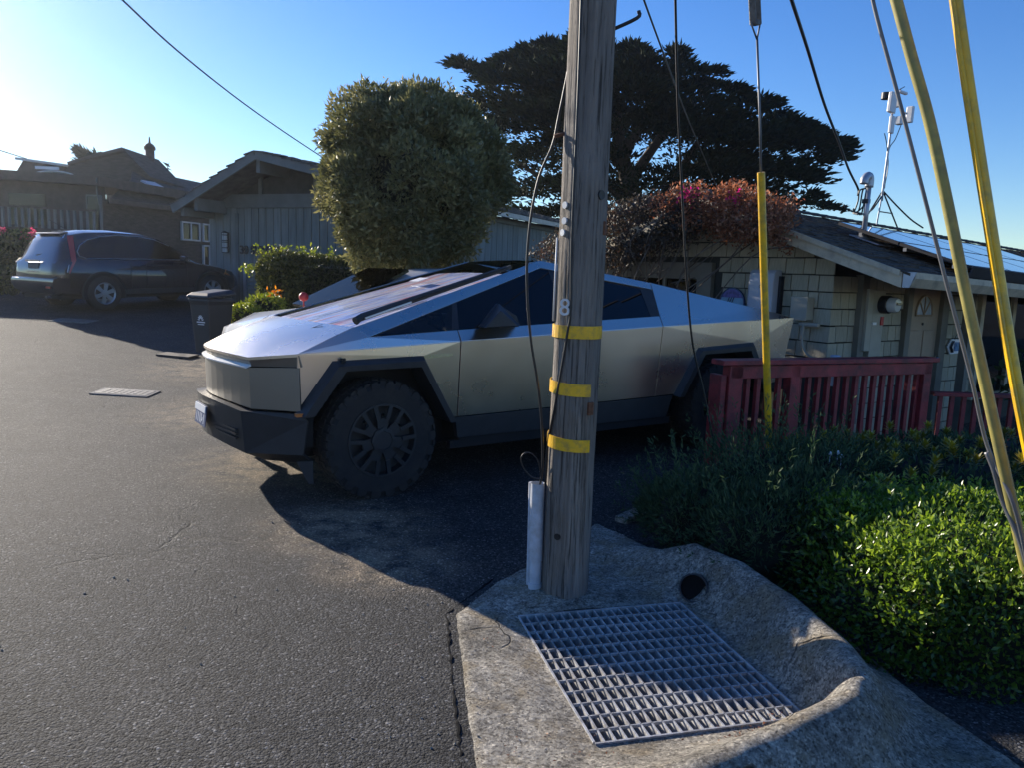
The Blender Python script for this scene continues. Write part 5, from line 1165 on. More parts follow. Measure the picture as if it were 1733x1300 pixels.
def dark_shrubs():
    S = [((1185, 878, 4.85), (.38, .36, .30), 'small dark feathery shrub nearest the driveway edge beside the concrete'), ((1290, 830, 5.35), (.50, .42, .42), 'dark feathery shrub at the foot of the straight yellow guard'),
         ((1395, 832, 5.45), (.42, .40, .40), 'dark feathery shrub right of the straight yellow guard, below the fence'), ((1290, 925, 4.45), (.42, .36, .34), 'low dark shrub between the concrete lip and the feathery shrubs'),
         ((1365, 890, 4.75), (.42, .36, .36), 'dark shrub tucked against the left end of the clipped hedge'), ((1130, 872, 5.25), (.22, .22, .2), 'tuft of low dark groundcover at the driveway corner')]
    for (px, py, D), r, lb in S:
        c = at_dist(px, py, D); o = thing('feathery_shrub', (c[0], c[1], -.15), lb, 'shrub', 'dark shrubs in the bed'); core(c-UZ*.04, (r[0]*.8, r[1]*.8, r[2]*.8), 2., o, .85, lump=.12)
        for k in range(14):
            cc = c+np.array([nr.normal()*r[0]*.5, nr.normal()*r[1]*.5, abs(nr.normal())*r[2]*.5])
        blades(o, c, r, 5200, .055, .010, 'leaf_juniper', .5, shell=.45); q, nn = superball(90, c, r, 2., .1, -.2); P = []; D2 = []
        for a, b in zip(q, nn):
            b = b+np.array([0, 0, .5]); 
            for j in range(16): P.append(a+b*.012*j+nr.normal(size=3)*.006); D2.append(b+nr.normal(size=3)*.7)
        P = np.array(P); stuff(leaves('sprigs', P, np.array(D2), rdir(len(P)), .04, .009, 'leaf_juniper', o, .1, rnd=nr.uniform(.4, 1, len(P))))
        MB().tube([(c[0], c[1], -.25), tuple(c)], [.03, .012], 6).build('stem', 'bark', o)
    c = at_dist(1405, 845, 5.2)
    for k, (px, py) in enumerate(((1405, 769), (1418, 767), (1424, 774))):
        p = at_dist(px, py, 5.4); o = tag(MB().lathe(p, UZ, [(0, -.014), (.010, -.008), (.012, .004), (.006, .015), (0, .018)], 10).tube([p-UZ*.014, p-UZ*.25], .003, 5).build('white_bud', 'lily_white', None, True), ('left', 'middle', 'right')[k]+' of three small white buds above the dark shrubs below the fence', 'flower bud', 'white buds')
dark_shrubs()
def succulents():
    spots = [((1440, 775, 6.4), 'clump of yellowish rosette succulents left of the calla lilies'), ((1570, 768, 6.5), 'clump of yellow rosette succulents below the porch railing middle'), ((1690, 770, 6.3), 'clump of yellow rosette succulents behind the olive guard'), ((1610, 800, 5.7), 'dark clump of rosette succulents just behind the clipped hedge')]
    for (px, py, D), lb in spots:
        c = at_dist(px, py, D); c[2] = max(c[2], .0); o = thing('succulent_clump', (c[0], c[1], -.3), lb, 'succulent', 'succulents below the porch'); core(c-UZ*.18, (.62, .45, .28), 2., o, .9, lump=.1)
        for k in range(30):
            P = []; Dd = []; U = []; rv = []
            q = c+np.array([nr.uniform(-.65, .65), nr.uniform(-.4, .45), 0]); q[2] = c[2]+.09-.25*((q[0]-c[0])**2+(q[1]-c[1])**2)+nr.uniform(-.05, .05); tone = nr.uniform(.1, 1)
            for j in range(22):
                a = j*2.4; el = .15+.9*(j/22); P.append(q+UZ*.012*j/6); Dd.append((math.cos(a)*math.cos(el), math.sin(a)*math.cos(el), math.sin(el))); U.append((0, 0, 1)); rv.append(tone*nr.uniform(.7, 1))
            leaves('rosette', np.array(P), np.array(Dd), np.array(U)+nr.normal(size=(len(P), 3))*.05, .06, .022, 'succulent', o, .2, rnd=np.clip(np.array(rv), 0, 1))
        blades(o, c-UZ*.16, (.68, .5, .28), 3000, .06, .02, 'leaf_juniper', .4, 'undergrowth', shell=.4)
    for (px, py, D, lb) in ((1521, 801, 5.9, 'larger white calla lily nearest the hedge'), (1519, 788, 6.1, 'white calla lily just above the larger one'), (1621, 752, 6.5, 'white calla lily farthest right by the railing')):
        p = at_dist(px, py, D); o = thing('calla_lily', p-UZ*.3, lb, 'calla lily', 'calla lilies')
        mb = MB(); rings = []
        for i in range(7):
            t = i/6; ring = []
            for j in range(14):
                a = 2*math.pi*j/14; r = .007+.052*t**1.7*(1.25 if abs(a-math.pi) < 1 else 1.); ring.append(p+np.array([r*math.cos(a), r*.8*math.sin(a), -.08+.10*t-.03*t*t*math.cos(a)]))
            rings.append(ring)
        mb.loft(rings, True, False).build('flower', 'lily_white', o, True); MB().tube([p-UZ*.3, p-UZ*.07], .007, 6).build('stem', 'stem_green', o); MB().tube([p-UZ*.06, p+UZ*.015], .005, 6).build('spadix', 'succulent', o)
    # potted plant on the porch
    c = HP(4.1, -.55, .35); o = thing('porch_plant', c-UZ*.4, 'leafy dark green plant standing on the porch behind the olive guard', 'plant'); MB().loft([[c+np.array([w*math.cos(a), w*math.sin(a), z]) for a in np.linspace(0, 6.28, 12, endpoint=False)] for z, w in ((-.62, .13), (-.25, .2), (-.22, .21))]).build('pot', 'soil', o)
    q, nn = superball(260, c+UZ*.1, (.5, .42, .36), 2., .9); leaves('foliage', q, nn*.6+nr.normal(size=q.shape)*.6, UZ+nr.normal(size=q.shape)*.5, nr.uniform(.10, .2, len(q)), .07, 'leaf_juniper', o, .15); stuff(o.children[-1])
    mb = MB()
    for k in range(7): a = k*.9; mb.tube([c-UZ*.25, c+np.array([.25*math.cos(a), .25*math.sin(a), .2])], .008, 5)
    mb.build('stem', 'stem_green', o)
succulents()
def ground_bed():
    P = [(1.12, 4.55), (.98, 4.95), (1.25, 5.5), (1.75, 6.4), (2.0, 6.7), (4.2, 7.75), (7, 7.4), (7, 2.2), (3.4, 2.55), (2.35, 2.75), (1.95, 2.95), (1.72, 3.3), (1.62, 3.8), (1.35, 4.3)]
    o = sheet('planting_bed', np.arange(.8, 7.2, .08), np.arange(2.1, 8, .08), lambda x, y: H(x, y)+.012+.02*np.sin(x*13+y*5)*np.sin(y*11)+np.where(pdist(x, y, P) < .05, -.03, 0), 'soil', lambda cx, cy: inpoly(cx, cy, P)); struct(o)
    # leaf litter
    n = 900; x = nr.uniform(1.0, 2.4, n); y = nr.uniform(3.2, 6.2, n); k = inpoly(x, y, P); x, y = x[k], y[k]; q = np.stack([x, y, H(x, y)+.035], 1)
    tag(stuff(leaves('leaf_litter', q, rdir(len(q))*np.array([1, 1, .25]), UZ+nr.normal(size=q.shape)*.3, nr.uniform(.02, .05, len(q)), .018, 'leaf_boug_dark', None, .2, loc=(1.6, 4.6, 0))), 'dry brown leaf litter on the soil of the shrub bed', 'leaf litter')
ground_bed()
def grit():
    c = np.array([-1.6, 4.6]); mb = MB(); k = 0
    spots = [(gnd(420, 700), .8, 150), (gnd(560, 860), .5, 130), (gnd(650, 950), .35, 80), (gnd(760, 1050), .25, 60), (gnd(775, 1200), .2, 50), (gnd(1330, 1235), .10, 70), (gnd(300, 1000), 1.2, 90)]
    for p, r, n in spots:
        for _ in range(n):
            x, y = p[0]+nr.normal()*r, p[1]+nr.normal()*r*.7; s = abs(nr.normal())*.002+.0015; z = float(conc_z(np.array([x]), np.array([y]))[0]) if inpoly(np.array([x]), np.array([y]), CPOLY)[0] else float(H(x, y))
            d = rdir(3); mb.obox((x, y, z+s*.4), d[0]*s*1.6, np.cross(d[0], d[1])*s*1.3, np.cross(d[0], np.cross(d[0], d[1]))*s)
    tag(stuff(mb.build('loose_grit', 'grit_stone', None)), 'scattered loose grit and small stones on the asphalt', 'grit')
    P = []
    for p, r, n in ((gnd(1345, 1228), .07, 60), (gnd(1250, 1250), .06, 30), (gnd(900, 1290), .12, 25), (gnd(840, 1100), .2, 20), (gnd(600, 900), .8, 10)):
        for _ in range(n): x, y = p[0]+nr.normal()*r*1.6, p[1]+nr.normal()*r*.6; P.append((x, y, (float(conc_z(np.array([x]), np.array([y]))[0]) if inpoly(np.array([x]), np.array([y]), CPOLY)[0] else float(H(x, y)))+.006))
    P = np.array(P); tag(stuff(leaves('fallen_leaves', P, rdir(len(P))*np.array([1, 1, .2]), UZ+nr.normal(size=P.shape)*.3, nr.uniform(.008, .018, len(P)), .006, 'leaf_boug', None, .2, loc=(.5, 3, 0))), 'tiny dry fallen leaves gathered in the gutter corner', 'fallen leaves')
mat('grit_stone', (.28, .25, .21), .85, var=.5, scale=60)
grit()
def round_tree():
    TD = 11.6; TS = TD/13
    base = np.array([-1.47, 11.6, 0]); base[2] = float(H(base[0], base[1])); o = thing('rounded_tree', base, 'large rounded bushy evergreen tree standing behind the truck in front of the garage', 'tree')
    c0 = at_dist(706, 300, TD)
    # crown lobes traced from the outline, each with its own depth
    lob = [(565, 335, .42, 0), (628, 425, .34, -.3), (690, 430, .36, -.1), (845, 330, .45, .1), (835, 240, .42, .2), (640, 225, .95, 0), (720, 225, 1.0, .1), (790, 245, .85, .2), (620, 310, .85, -.2), (700, 310, 1.25, -.3), (795, 320, .85, 0), (610, 365, .62, -.3), (680, 385, .75, -.4), (770, 385, .75, -.2), (590, 340, .5, .1), (700, 260, 1.1, .5), (820, 290, .6, .2), (620, 250, .7, .3), (640, 410, .35, -.4), (740, 420, .45, -.2), (655, 190, .55, 0), (745, 185, .5, .1), (795, 215, .5, .2), (610, 395, .35, -.5)]
    C = np.array([at_dist(704+(x-706)*.84, 306+(y-302)*.86, TD+dz) for x, y, r, dz in lob]); Rr = np.maximum(np.array([l[2] for l in lob])-.22, .22)*TS
    P = []; Nn = []; Tn = []
    for i in range(len(C)):     # sprays of leaves sit on the lobes as separate clumps
        m = int(60*Rr[i]**2)+8; v = rdir(m)
        for k in range(m):
            cc = C[i]+v[k]*Rr[i]*np.array([1, .95, .95])*rng.uniform(.80, 1.06)
            if min(np.linalg.norm(cc-C[j])/Rr[j] for j in range(len(C)) if j != i) < .58: continue
            rad = rng.uniform(.15, .31); mm = int(330*rad**1.3*2.2); w = rdir(mm); w = w+v[k]*.55; w /= np.linalg.norm(w, axis=1)[:, None]
            P.append(cc+w*rad*nr.random(mm)[:, None]**.33); Nn.append(w*.6+v[k]*.5); Tn.append(np.full(mm, rng.random()))
    q = np.concatenate(P); v = np.concatenate(Nn); tone = np.concatenate(Tn); n = len(q)
    q = np.repeat(q, 3, 0)+nr.normal(size=(n*3, 3))*.025; v = np.repeat(v, 3, 0); tone = np.repeat(tone, 3); d = v*.8+nr.normal(size=q.shape)*.6; d[:, 2] += .3
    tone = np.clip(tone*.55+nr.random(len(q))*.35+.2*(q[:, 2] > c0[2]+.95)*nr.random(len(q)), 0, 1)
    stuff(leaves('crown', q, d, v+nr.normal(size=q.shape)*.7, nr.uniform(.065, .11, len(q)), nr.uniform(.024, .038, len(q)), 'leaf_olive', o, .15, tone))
    print('tree leaves', len(q))
    for i in range(len(C)):
        if Rr[i] > .36: core(C[i], (Rr[i]*.70,)*3, 2., o, .85, 'inner_twigs', .12)
    tips = [(640, 168), (652, 160), (700, 175), (706, 168), (748, 168), (760, 160), (625, 185), (790, 190), (805, 200), (590, 205)]
    sp = []; sd = []
    for x, y in tips:
        p = at_dist(x, y+14, TD)
        for j in range(26): sp.append(p+UZ*.012*j+nr.normal(size=3)*.02); sd.append(np.array([0, 0, .5])+nr.normal(size=3)*.6)
    stuff(leaves('top_shoots', np.array(sp), np.array(sd), rdir(len(sp)), .07, .024, 'leaf_olive', o, .15, nr.uniform(.3, 1, len(sp))))
    tk = base+UZ*.0; mb = MB()
    for k, (x, y) in enumerate(((690, 400), (650, 390), (725, 395), (670, 350), (760, 370))):
        e = at_dist(x, y, TD); mb.tube(spline([tk+np.array([(k-2)*.05, 0, -.2]), tk*.5+e*.5+np.array([.1*math.sin(k*3), .1*math.cos(k*2), 0]), e], 5), list(np.linspace(.09, .035, 11)), 8)
    mb.build('trunk', 'bark', o, True)
round_tree()
def cypress():
    D0 = 35.; base = at_dist(1075, 470, D0); base[2] = float(H(base[0], base[1])); o = thing('cypress_tree', base, 'huge dark spreading cypress with flat layered foliage behind the cottage', 'tree')
    outl = np.array([(772, 102), (800, 108), (830, 112), (850, 98), (890, 82), (930, 70), (965, 72), (990, 68), (1030, 78), (1070, 76), (1100, 98), (1135, 118), (1145, 82), (1160, 108), (1212, 118), (1190, 135), (1250, 148), (1258, 165), (1285, 180), (1300, 165), (1330, 190), (1360, 205), (1398, 220), (1370, 228), (1440, 236), (1445, 262), (1400, 268), (1380, 300), (1392, 325), (1360, 345), (1300, 350), (1050, 420), (960, 410), (880, 370), (850, 340), (860, 290), (850, 250), (800, 200), (760, 170), (790, 155), (830, 145), (800, 120)])
    rr = random.Random(21); pads = []
    xs = outl[:, 0]; ys = outl[:, 1]
    while len(pads) < 390:
        x, y = rr.uniform(xs.min(), xs.max()), rr.uniform(ys.min(), ys.max())
        if not inpoly(np.array([x]), np.array([y]), outl)[0]: continue
        ed = pdist(np.array([x]), np.array([y]), outl)[0]
        # open interior low in the crown where limbs and sky show
        if y > 235 and x < 1200 and rr.random() < .62: continue
        if y > 140 and rr.random() < .38: continue
        y = y if ed < 12 else round(y/24)*24+rr.gauss(0, 3.5)+(x-1080)*.02
        pads.append((x, y, D0+rr.uniform(-4.5, 4.5), ed))
    for x, y in outl[:27]: pads.append((x*.985+1080*.015, y+4, D0+rr.uniform(-1.5, 1.5), 2))
    for x, y in ((1440, 238), (1425, 242), (1405, 245), (1438, 256), (1420, 258), (1380, 232), (1395, 222), (1360, 222), (775, 104), (790, 112), (808, 118), (1144, 88), (1146, 98), (1148, 108), (1210, 119), (1195, 121), (1180, 124), (930, 74), (945, 80), (1066, 80), (1072, 86), (1300, 170), (1306, 178), (1385, 332), (1410, 348), (1425, 352), (1395, 345)): pads.append((x, y, D0+rr.uniform(-1, 1), 1))
    pads = [(x if x < 1300 else 1300+(x-1300)*.87, y, D, e) for x, y, D, e in pads]
    P = []; Dd = []; tone = []; ctr = at_dist(1075, 300, D0)
    for x, y, D, ed in pads:
        c = at_dist(x, y, D); big = .28+min(ed, 40)/40*.58; out = c-ctr; out[2] *= .4; out = out/np.linalg.norm(out); m = int(50+150*big); tn = rr.random()
        rx = big*1.25
        v = nr.normal(size=(m, 3))*np.array([.55, .55, .12])*rx; v = v+out*(.2*big); q = c+v; q[:, 2] += -.10*(v[:, 0]**2+v[:, 1]**2)/rx
        d = v/rx+out*.55+nr.normal(size=(m, 3))*.30; d[:, 2] = d[:, 2]*.5+.35+nr.normal(size=m)*.15
        P.append(q); Dd.append(d); tone.append(np.clip(tn*.6+nr.random(m)*.4, 0, 1))
    P = np.concatenate(P); Dd = np.concatenate(Dd); tone = np.concatenate(tone); n = len(P)
    stuff(leaves('crown', P, Dd, rdir(n), nr.uniform(.18, .42, n), nr.uniform(.07, .14, n), 'leaf_cypress', o, .3, tone))
    mb = MB(); tr = [base-UZ*.5, at_dist(1085, 420, D0), at_dist(1070, 330, D0), at_dist(1050, 250, D0), at_dist(1040, 150, D0), at_dist(1035, 90, D0)]
    mb.tube(spline(tr, 5), list(np.linspace(.65, .08, 26)), 9)
    limbs = [((1080, 380), (1150, 300), (1220, 262), (1300, 232), (1420, 245)), ((1075, 360), (1010, 290), (950, 240), (880, 180), (800, 118)), ((1065, 310), (1120, 230), (1170, 180), (1210, 125)), ((1085, 400), (1180, 340), (1260, 300), (1350, 270), (1380, 300)), ((1060, 290), (990, 200), (940, 130), (925, 80)), ((1080, 390), (1000, 350), (930, 310), (870, 270)), ((1055, 260), (1100, 180), (1143, 90)), ((1075, 370), (1130, 320), (1200, 220), (1300, 185)), ((1050, 400), (1020, 340), (1000, 260), (980, 160)), ((1085, 410), (1180, 370), (1280, 345), (1380, 340))]
    for k, l in enumerate(limbs):
        pp = [at_dist(x, y, D0+(k % 3-1)*1.2*(i/4)) for i, (x, y) in enumerate(l)]; s = spline(pp, 5); mb.tube(s, list(np.linspace(.26, .05, len(s))), 7)
    mb.build('trunk', 'bark', o, True)
cypress()
def bougainvillea():
    b = HP(-.35, 3.2, 0); o = thing('bougainvillea', b, 'dry brownish pink bougainvillea mounded over the cottage gable and roof', 'bougainvillea')
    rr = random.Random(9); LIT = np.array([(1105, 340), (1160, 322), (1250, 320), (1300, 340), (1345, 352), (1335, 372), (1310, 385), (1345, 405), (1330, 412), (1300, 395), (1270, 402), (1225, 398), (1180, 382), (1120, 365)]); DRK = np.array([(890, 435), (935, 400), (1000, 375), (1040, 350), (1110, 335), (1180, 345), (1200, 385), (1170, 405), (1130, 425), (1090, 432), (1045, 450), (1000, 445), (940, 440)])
    def pts(poly, n):
        out = []
        while len(out) < n:
            x, y = rr.uniform(poly[:, 0].min(), poly[:, 0].max()), rr.uniform(poly[:, 1].min(), poly[:, 1].max())
            if inpoly(np.array([x]), np.array([y]), poly)[0]: out.append(at_plane(x, y, HP(-.5+rr.uniform(-.35, .9), 0, 0), HA))
        return np.array(out)
    for poly, nn_, mt, nm, per in ((LIT, 620, 'leaf_boug', 'dry_bracts_lit', 16), (DRK, 760, 'leaf_boug_dark', 'foliage_shaded', 16)):  # bracts coloured as sunlit, foliage as shaded, over outlined areas
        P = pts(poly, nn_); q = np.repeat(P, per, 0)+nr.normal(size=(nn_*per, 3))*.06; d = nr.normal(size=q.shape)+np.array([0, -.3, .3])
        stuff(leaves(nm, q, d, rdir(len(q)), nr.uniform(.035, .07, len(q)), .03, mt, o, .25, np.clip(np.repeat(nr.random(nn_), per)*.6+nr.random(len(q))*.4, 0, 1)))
    for px, py in ((1165, 328), (1158, 330), (1242, 332), (1172, 333)):
        c = at_plane(px, py, HP(-.7, 0, 0), HA); q = c+nr.normal(size=(26, 3))*.04; stuff(leaves('pink_bracts', q, rdir(26), rdir(26), .05, .04, 'bract_pink', o, .3))
    mb = MB()
    for k in range(46):
        P = pts(LIT if k % 2 else DRK, 1)[0]; s = HP(-.3, 3.3, .2)*.4+P*.6; mb.tube(spline([s+nr.normal(size=3)*.1, (s+P)/2+nr.normal(size=3)*.12, P+nr.normal(size=3)*.06], 4), .008, 4)
    mb.tube(spline([HP(-.3, 3.4, -.2), HP(-.4, 3.2, 1.2), HP(-.4, 2.8, 2.2), HP(-.3, 1.6, 2.75)], 5), .035, 6); mb.build('stem', 'bark_grey', o)
    for pp in (((1330, 350), (1345, 345), (1352, 360), (1360, 372)), ((1320, 355), (1335, 340), (1340, 330))):
        P = [at_plane(x, y, HP(-.45, 0, 0), HA) for x, y in pp]; MB().tube(spline(P, 4), .008, 5).build('bare_twig', 'bark_grey', o)
bougainvillea()
def left_hedge():
    a, b = at_dist(478, 436, 14.6), at_dist(700, 452, 16.6); o = thing('boundary_hedge', (a[0], a[1], float(H(a[0], a[1]))), 'dense clipped hedge with a sunlit leafy end between the garage and the truck', 'hedge')
    d = b-a; d[2] = 0; ln = np.linalg.norm(d); d /= ln; n_ = np.array([-d[1], d[0], 0]); hw = .38
    zb = .2
    mb = MB(); mb.obox((a+b)/2*np.array([1, 1, 0])+UZ*((1.62+zb)/2), d*(ln-.1), n_*(hw*2-.14), UZ*(1.62-zb)); mb.build('inner_twigs', 'twig_core', o)
    n = 26000; s = nr.uniform(-.25, ln, n); side = nr.integers(0, 3, n); top = a[2]+(b[2]-a[2])*np.clip(s/ln, 0, 1)
    z = zb+(top-zb)*nr.random(n); off = np.where(side == 0, -hw, np.where(side == 1, hw, nr.uniform(-hw, hw, n))); z = np.where(side == 2, top, z)
    q = a*np.array([1, 1, 0])+d*s[:, None]+n_*off[:, None]+UZ*z[:, None]; nn = np.where((side == 2)[:, None], UZ, np.where((side == 0)[:, None], -n_, n_)); q = q+nn*nr.normal(size=n)[:, None]*.04; nz = nr.random(n)
    dd = nn*.8+nr.normal(size=q.shape)*.6
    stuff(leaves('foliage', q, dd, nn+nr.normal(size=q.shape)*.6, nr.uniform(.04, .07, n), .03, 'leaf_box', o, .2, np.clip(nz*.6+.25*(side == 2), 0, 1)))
    # leafy end
    q, nn = superball(7500, a+d*.0-UZ*.65, (.42, .50, .80), 2.6, .25); q, f = bumpy(q, nn, .10, 6); dd = nn*.7+nr.normal(size=q.shape)*.6
    stuff(leaves('end_foliage', q, dd, nn+nr.normal(size=q.shape)*.6, nr.uniform(.05, .085, len(q)), .04, 'leaf_box', o, .2, np.clip(nr.random(len(q))*.7+.2, 0, 1)))
    q = []; 
    for k in range(60):
        p = a+d*nr.uniform(-.4, 2.2)+n_*nr.uniform(-.3, .3)+UZ*nr.uniform(-.02, .10); 
        for j in range(8): q.append(p+UZ*.02*j+nr.normal(size=3)*.03)
    q = np.array(q); stuff(leaves('top_shoots', q, rdir(len(q), .6), rdir(len(q)), .06, .035, 'leaf_lime', o, .2))
    q = a+np.array([-.62, 0, -.22])+nr.normal(size=(60, 3))*np.array([.07, .07, .05]); stuff(leaves('stray_shoot', q, rdir(60, .3), rdir(60), .07, .04, 'leaf_lime', o, .2))
    # low border plants
    for (px, py, D, r, lb) in ((415, 536, 13.2, (.34, .3, .22), 'low bright leafy border plant right beside the bin'), (450, 522, 13.4, (.36, .3, .25), 'low leafy border plant between the bin and the hedge end')):
        c = at_dist(px, py, D); p = thing('border_plant', (c[0], c[1], float(H(c[0], c[1]))), lb, 'plant', 'low border plants'); core(c, tuple(x*.8 for x in r), 2., p, .85); q, nn = superball(1500, c, r, 2., .3, -.8); leaves('foliage', q, nn*.8+nr.normal(size=q.shape)*.6, nn+nr.normal(size=q.shape)*.5, nr.uniform(.04, .07, len(q)), .03, 'leaf_lime', p, .2); stuff(p.children[-1])
        MB().tube([(c[0], c[1], float(H(c[0], c[1]))-.1), tuple(c)], .02, 5).build('stem', 'bark', p)
    c = at_dist(464, 506, 13.5); p = thing('orange_flower', c-UZ*.3, 'spiky orange yellow flower at the foot of the leafy hedge end', 'flower'); q = c+nr.normal(size=(70, 3))*np.array([.06, .06, .08]); stuff(leaves('petals', q, rdir(70, .8), rdir(70), .08, .025, 'petal_orange', p, .2)); MB().tube([c-UZ*.35, c], .012, 5).build('stem', 'stem_green', p)
left_hedge()
def geraniums():
    for (px, py, D, lb) in ((12, 418, 22.5, 'pink flowering geranium bush cut by the left picture edge'), (42, 418, 22.2, 'geranium bush with pink blooms just left of the dark car')):
        c = at_dist(px, py, D); o = thing('geranium_bush', c-UZ*.5, lb, 'flower bush', 'geraniums in the planter'); core(c, (.35, .3, .3), 2., o, .85); q, nn = superball(1500, c, (.46, .4, .42), 2., .35); leaves('foliage', q, nn+nr.normal(size=q.shape)*.6, nn+nr.normal(size=q.shape)*.5, .09, .08, 'leaf_box', o, .2); stuff(o.children[-1])
        MB().tube([c-UZ*.8, c], .03, 5).build('stem', 'bark', o)
        for k in range(4):
            p = c+np.array([nr.uniform(-.4, .4), nr.uniform(-.3, 0), nr.uniform(.15, .5)]); q = p+nr.normal(size=(40, 3))*.055; stuff(leaves('bloom', q, rdir(40), rdir(40), .06, .05, 'petal_pink', o, .3))
    c = at_dist(12, 474, 20.9); o = thing('ivy_patch', c-UZ*.4, 'dark ivy growing low against the grey retaining wall at left', 'ivy'); q, nn = superball(1800, c, (.8, .2, .28), 2., .6); leaves('foliage', q, nn+nr.normal(size=q.shape)*.6, nn+nr.normal(size=q.shape)*.5, .09, .07, 'leaf_box', o, .2); stuff(o.children[-1]); core(c, (.7, .15, .22), 2., o, .85)
    # cypress sprigs above the dark house
    for (x0, y0, x1, y1, lb) in ((185, 290, 134, 254, 'dark cypress branch tip above the gable of the far left house'), (262, 292, 240, 276, 'small conifer tip between the chimney and the gable')):
        a, b = at_dist(x0, y0, 40), at_dist(x1, y1, 40); o = thing('conifer_branch', (a[0], a[1], float(H(a[0], a[1]))), lb, 'tree'); t = nr.random(420); q = a+(b-a)*t[:, None]+nr.normal(size=(420, 3))*np.array([.35, .35, .14])*(1.15-t)[:, None]; leaves('foliage', q, (b-a)/np.linalg.norm(b-a)+nr.normal(size=q.shape)*.4, rdir(420), .4, .12, 'leaf_cypress', o, .3); stuff(o.children[-1]); MB().tube([(a[0], a[1], float(H(a[0], a[1]))-.5), tuple(a), tuple(b)], [.3, .12, .03], 6).build('trunk', 'bark', o)
geraniums()
# ------------------------------------------------------------------ other cars
mat('navy_paint', (.012, .016, .028), .22, .3, var=.1, coat=1.)
mat('silver_paint', (.74, .74, .74), .35, .1, var=.05, coat=1.)
mat('red_lens', (.35, .02, .012), .2, coat=1., var=.1)
mat('clear_lens', (.6, .63, .68), .15, coat=1., var=.1)
mat('alloy', (.42, .44, .47), .35, .8, var=.1)
glass('car_glass', (.08, .09, .10), 1.1)
glass('car_glass_clear', (.5, .6, .55), .9)
glass('sedan_glass', (.03, .03, .03), .35)
mat('rear_glass', (.85, .86, .86), .2, .9, var=.1)
def loft_car(o, st, mt):
    # st: (x, zbot, zbelt, ztop, halfwidth, roof halfwidth)
    rings = []
    for (x, zb, zl, zt, hw, rw) in st:
        zm = zb+(zl-zb)*.55; cabin = zt > zl+.05
        half = [(hw*.80, zb), (hw*.97, zb+.06), (hw, zm), (hw*.985, zl-.06), (hw*.94, zl), (rw+.05*(1 if cabin else 0), zt-.05*(1 if cabin else .2)), (rw*.82, zt-.01), (rw*.4, zt+.008)]
        rings.append([(x, -y, z) for y, z in half]+[(x, y, z) for y, z in reversed(half)])
    return MB().loft(rings).build('body', mt, o, True, fix=True, auto=38)
def road_wheel(o, c, r, s, spokes=6, w=.2):
    t = MB().lathe(c, (0, s, 0), [(r*.62, -w/2), (r*.9, -w/2), (r, -w*.35), (r, w*.35), (r*.9, w/2), (r*.64, w/2), (r*.62, w*.3)], 32).build('wheel', 'rubber', o, True, auto=40)
    rm = MB().lathe(c, (0, s, 0), [(r*.66, w*.46), (r*.62, w*.5), (r*.57, w*.40), (r*.5, 0), (0, 0)], 32); 
    for k in range(spokes):
        a = 2*math.pi*k/spokes+.3; rad = np.array([math.cos(a), 0, math.sin(a)]); tg = np.array([-math.sin(a), 0, math.cos(a)]); b0 = np.array(c)+np.array([0, s*w*.42, 0])
        rm.plate([b0+rad*r*.12+tg*r*.09, b0+rad*r*.60+tg*r*.13, b0+rad*r*.60-tg*r*.13, b0+rad*r*.12-tg*r*.09], .03, (0, s, 0))
    rm.lathe(c, (0, s, 0), [(r*.2, w*.3), (r*.18, w*.48), (0, w*.5)], 16); rm.build('rim', 'alloy', t)
    return t
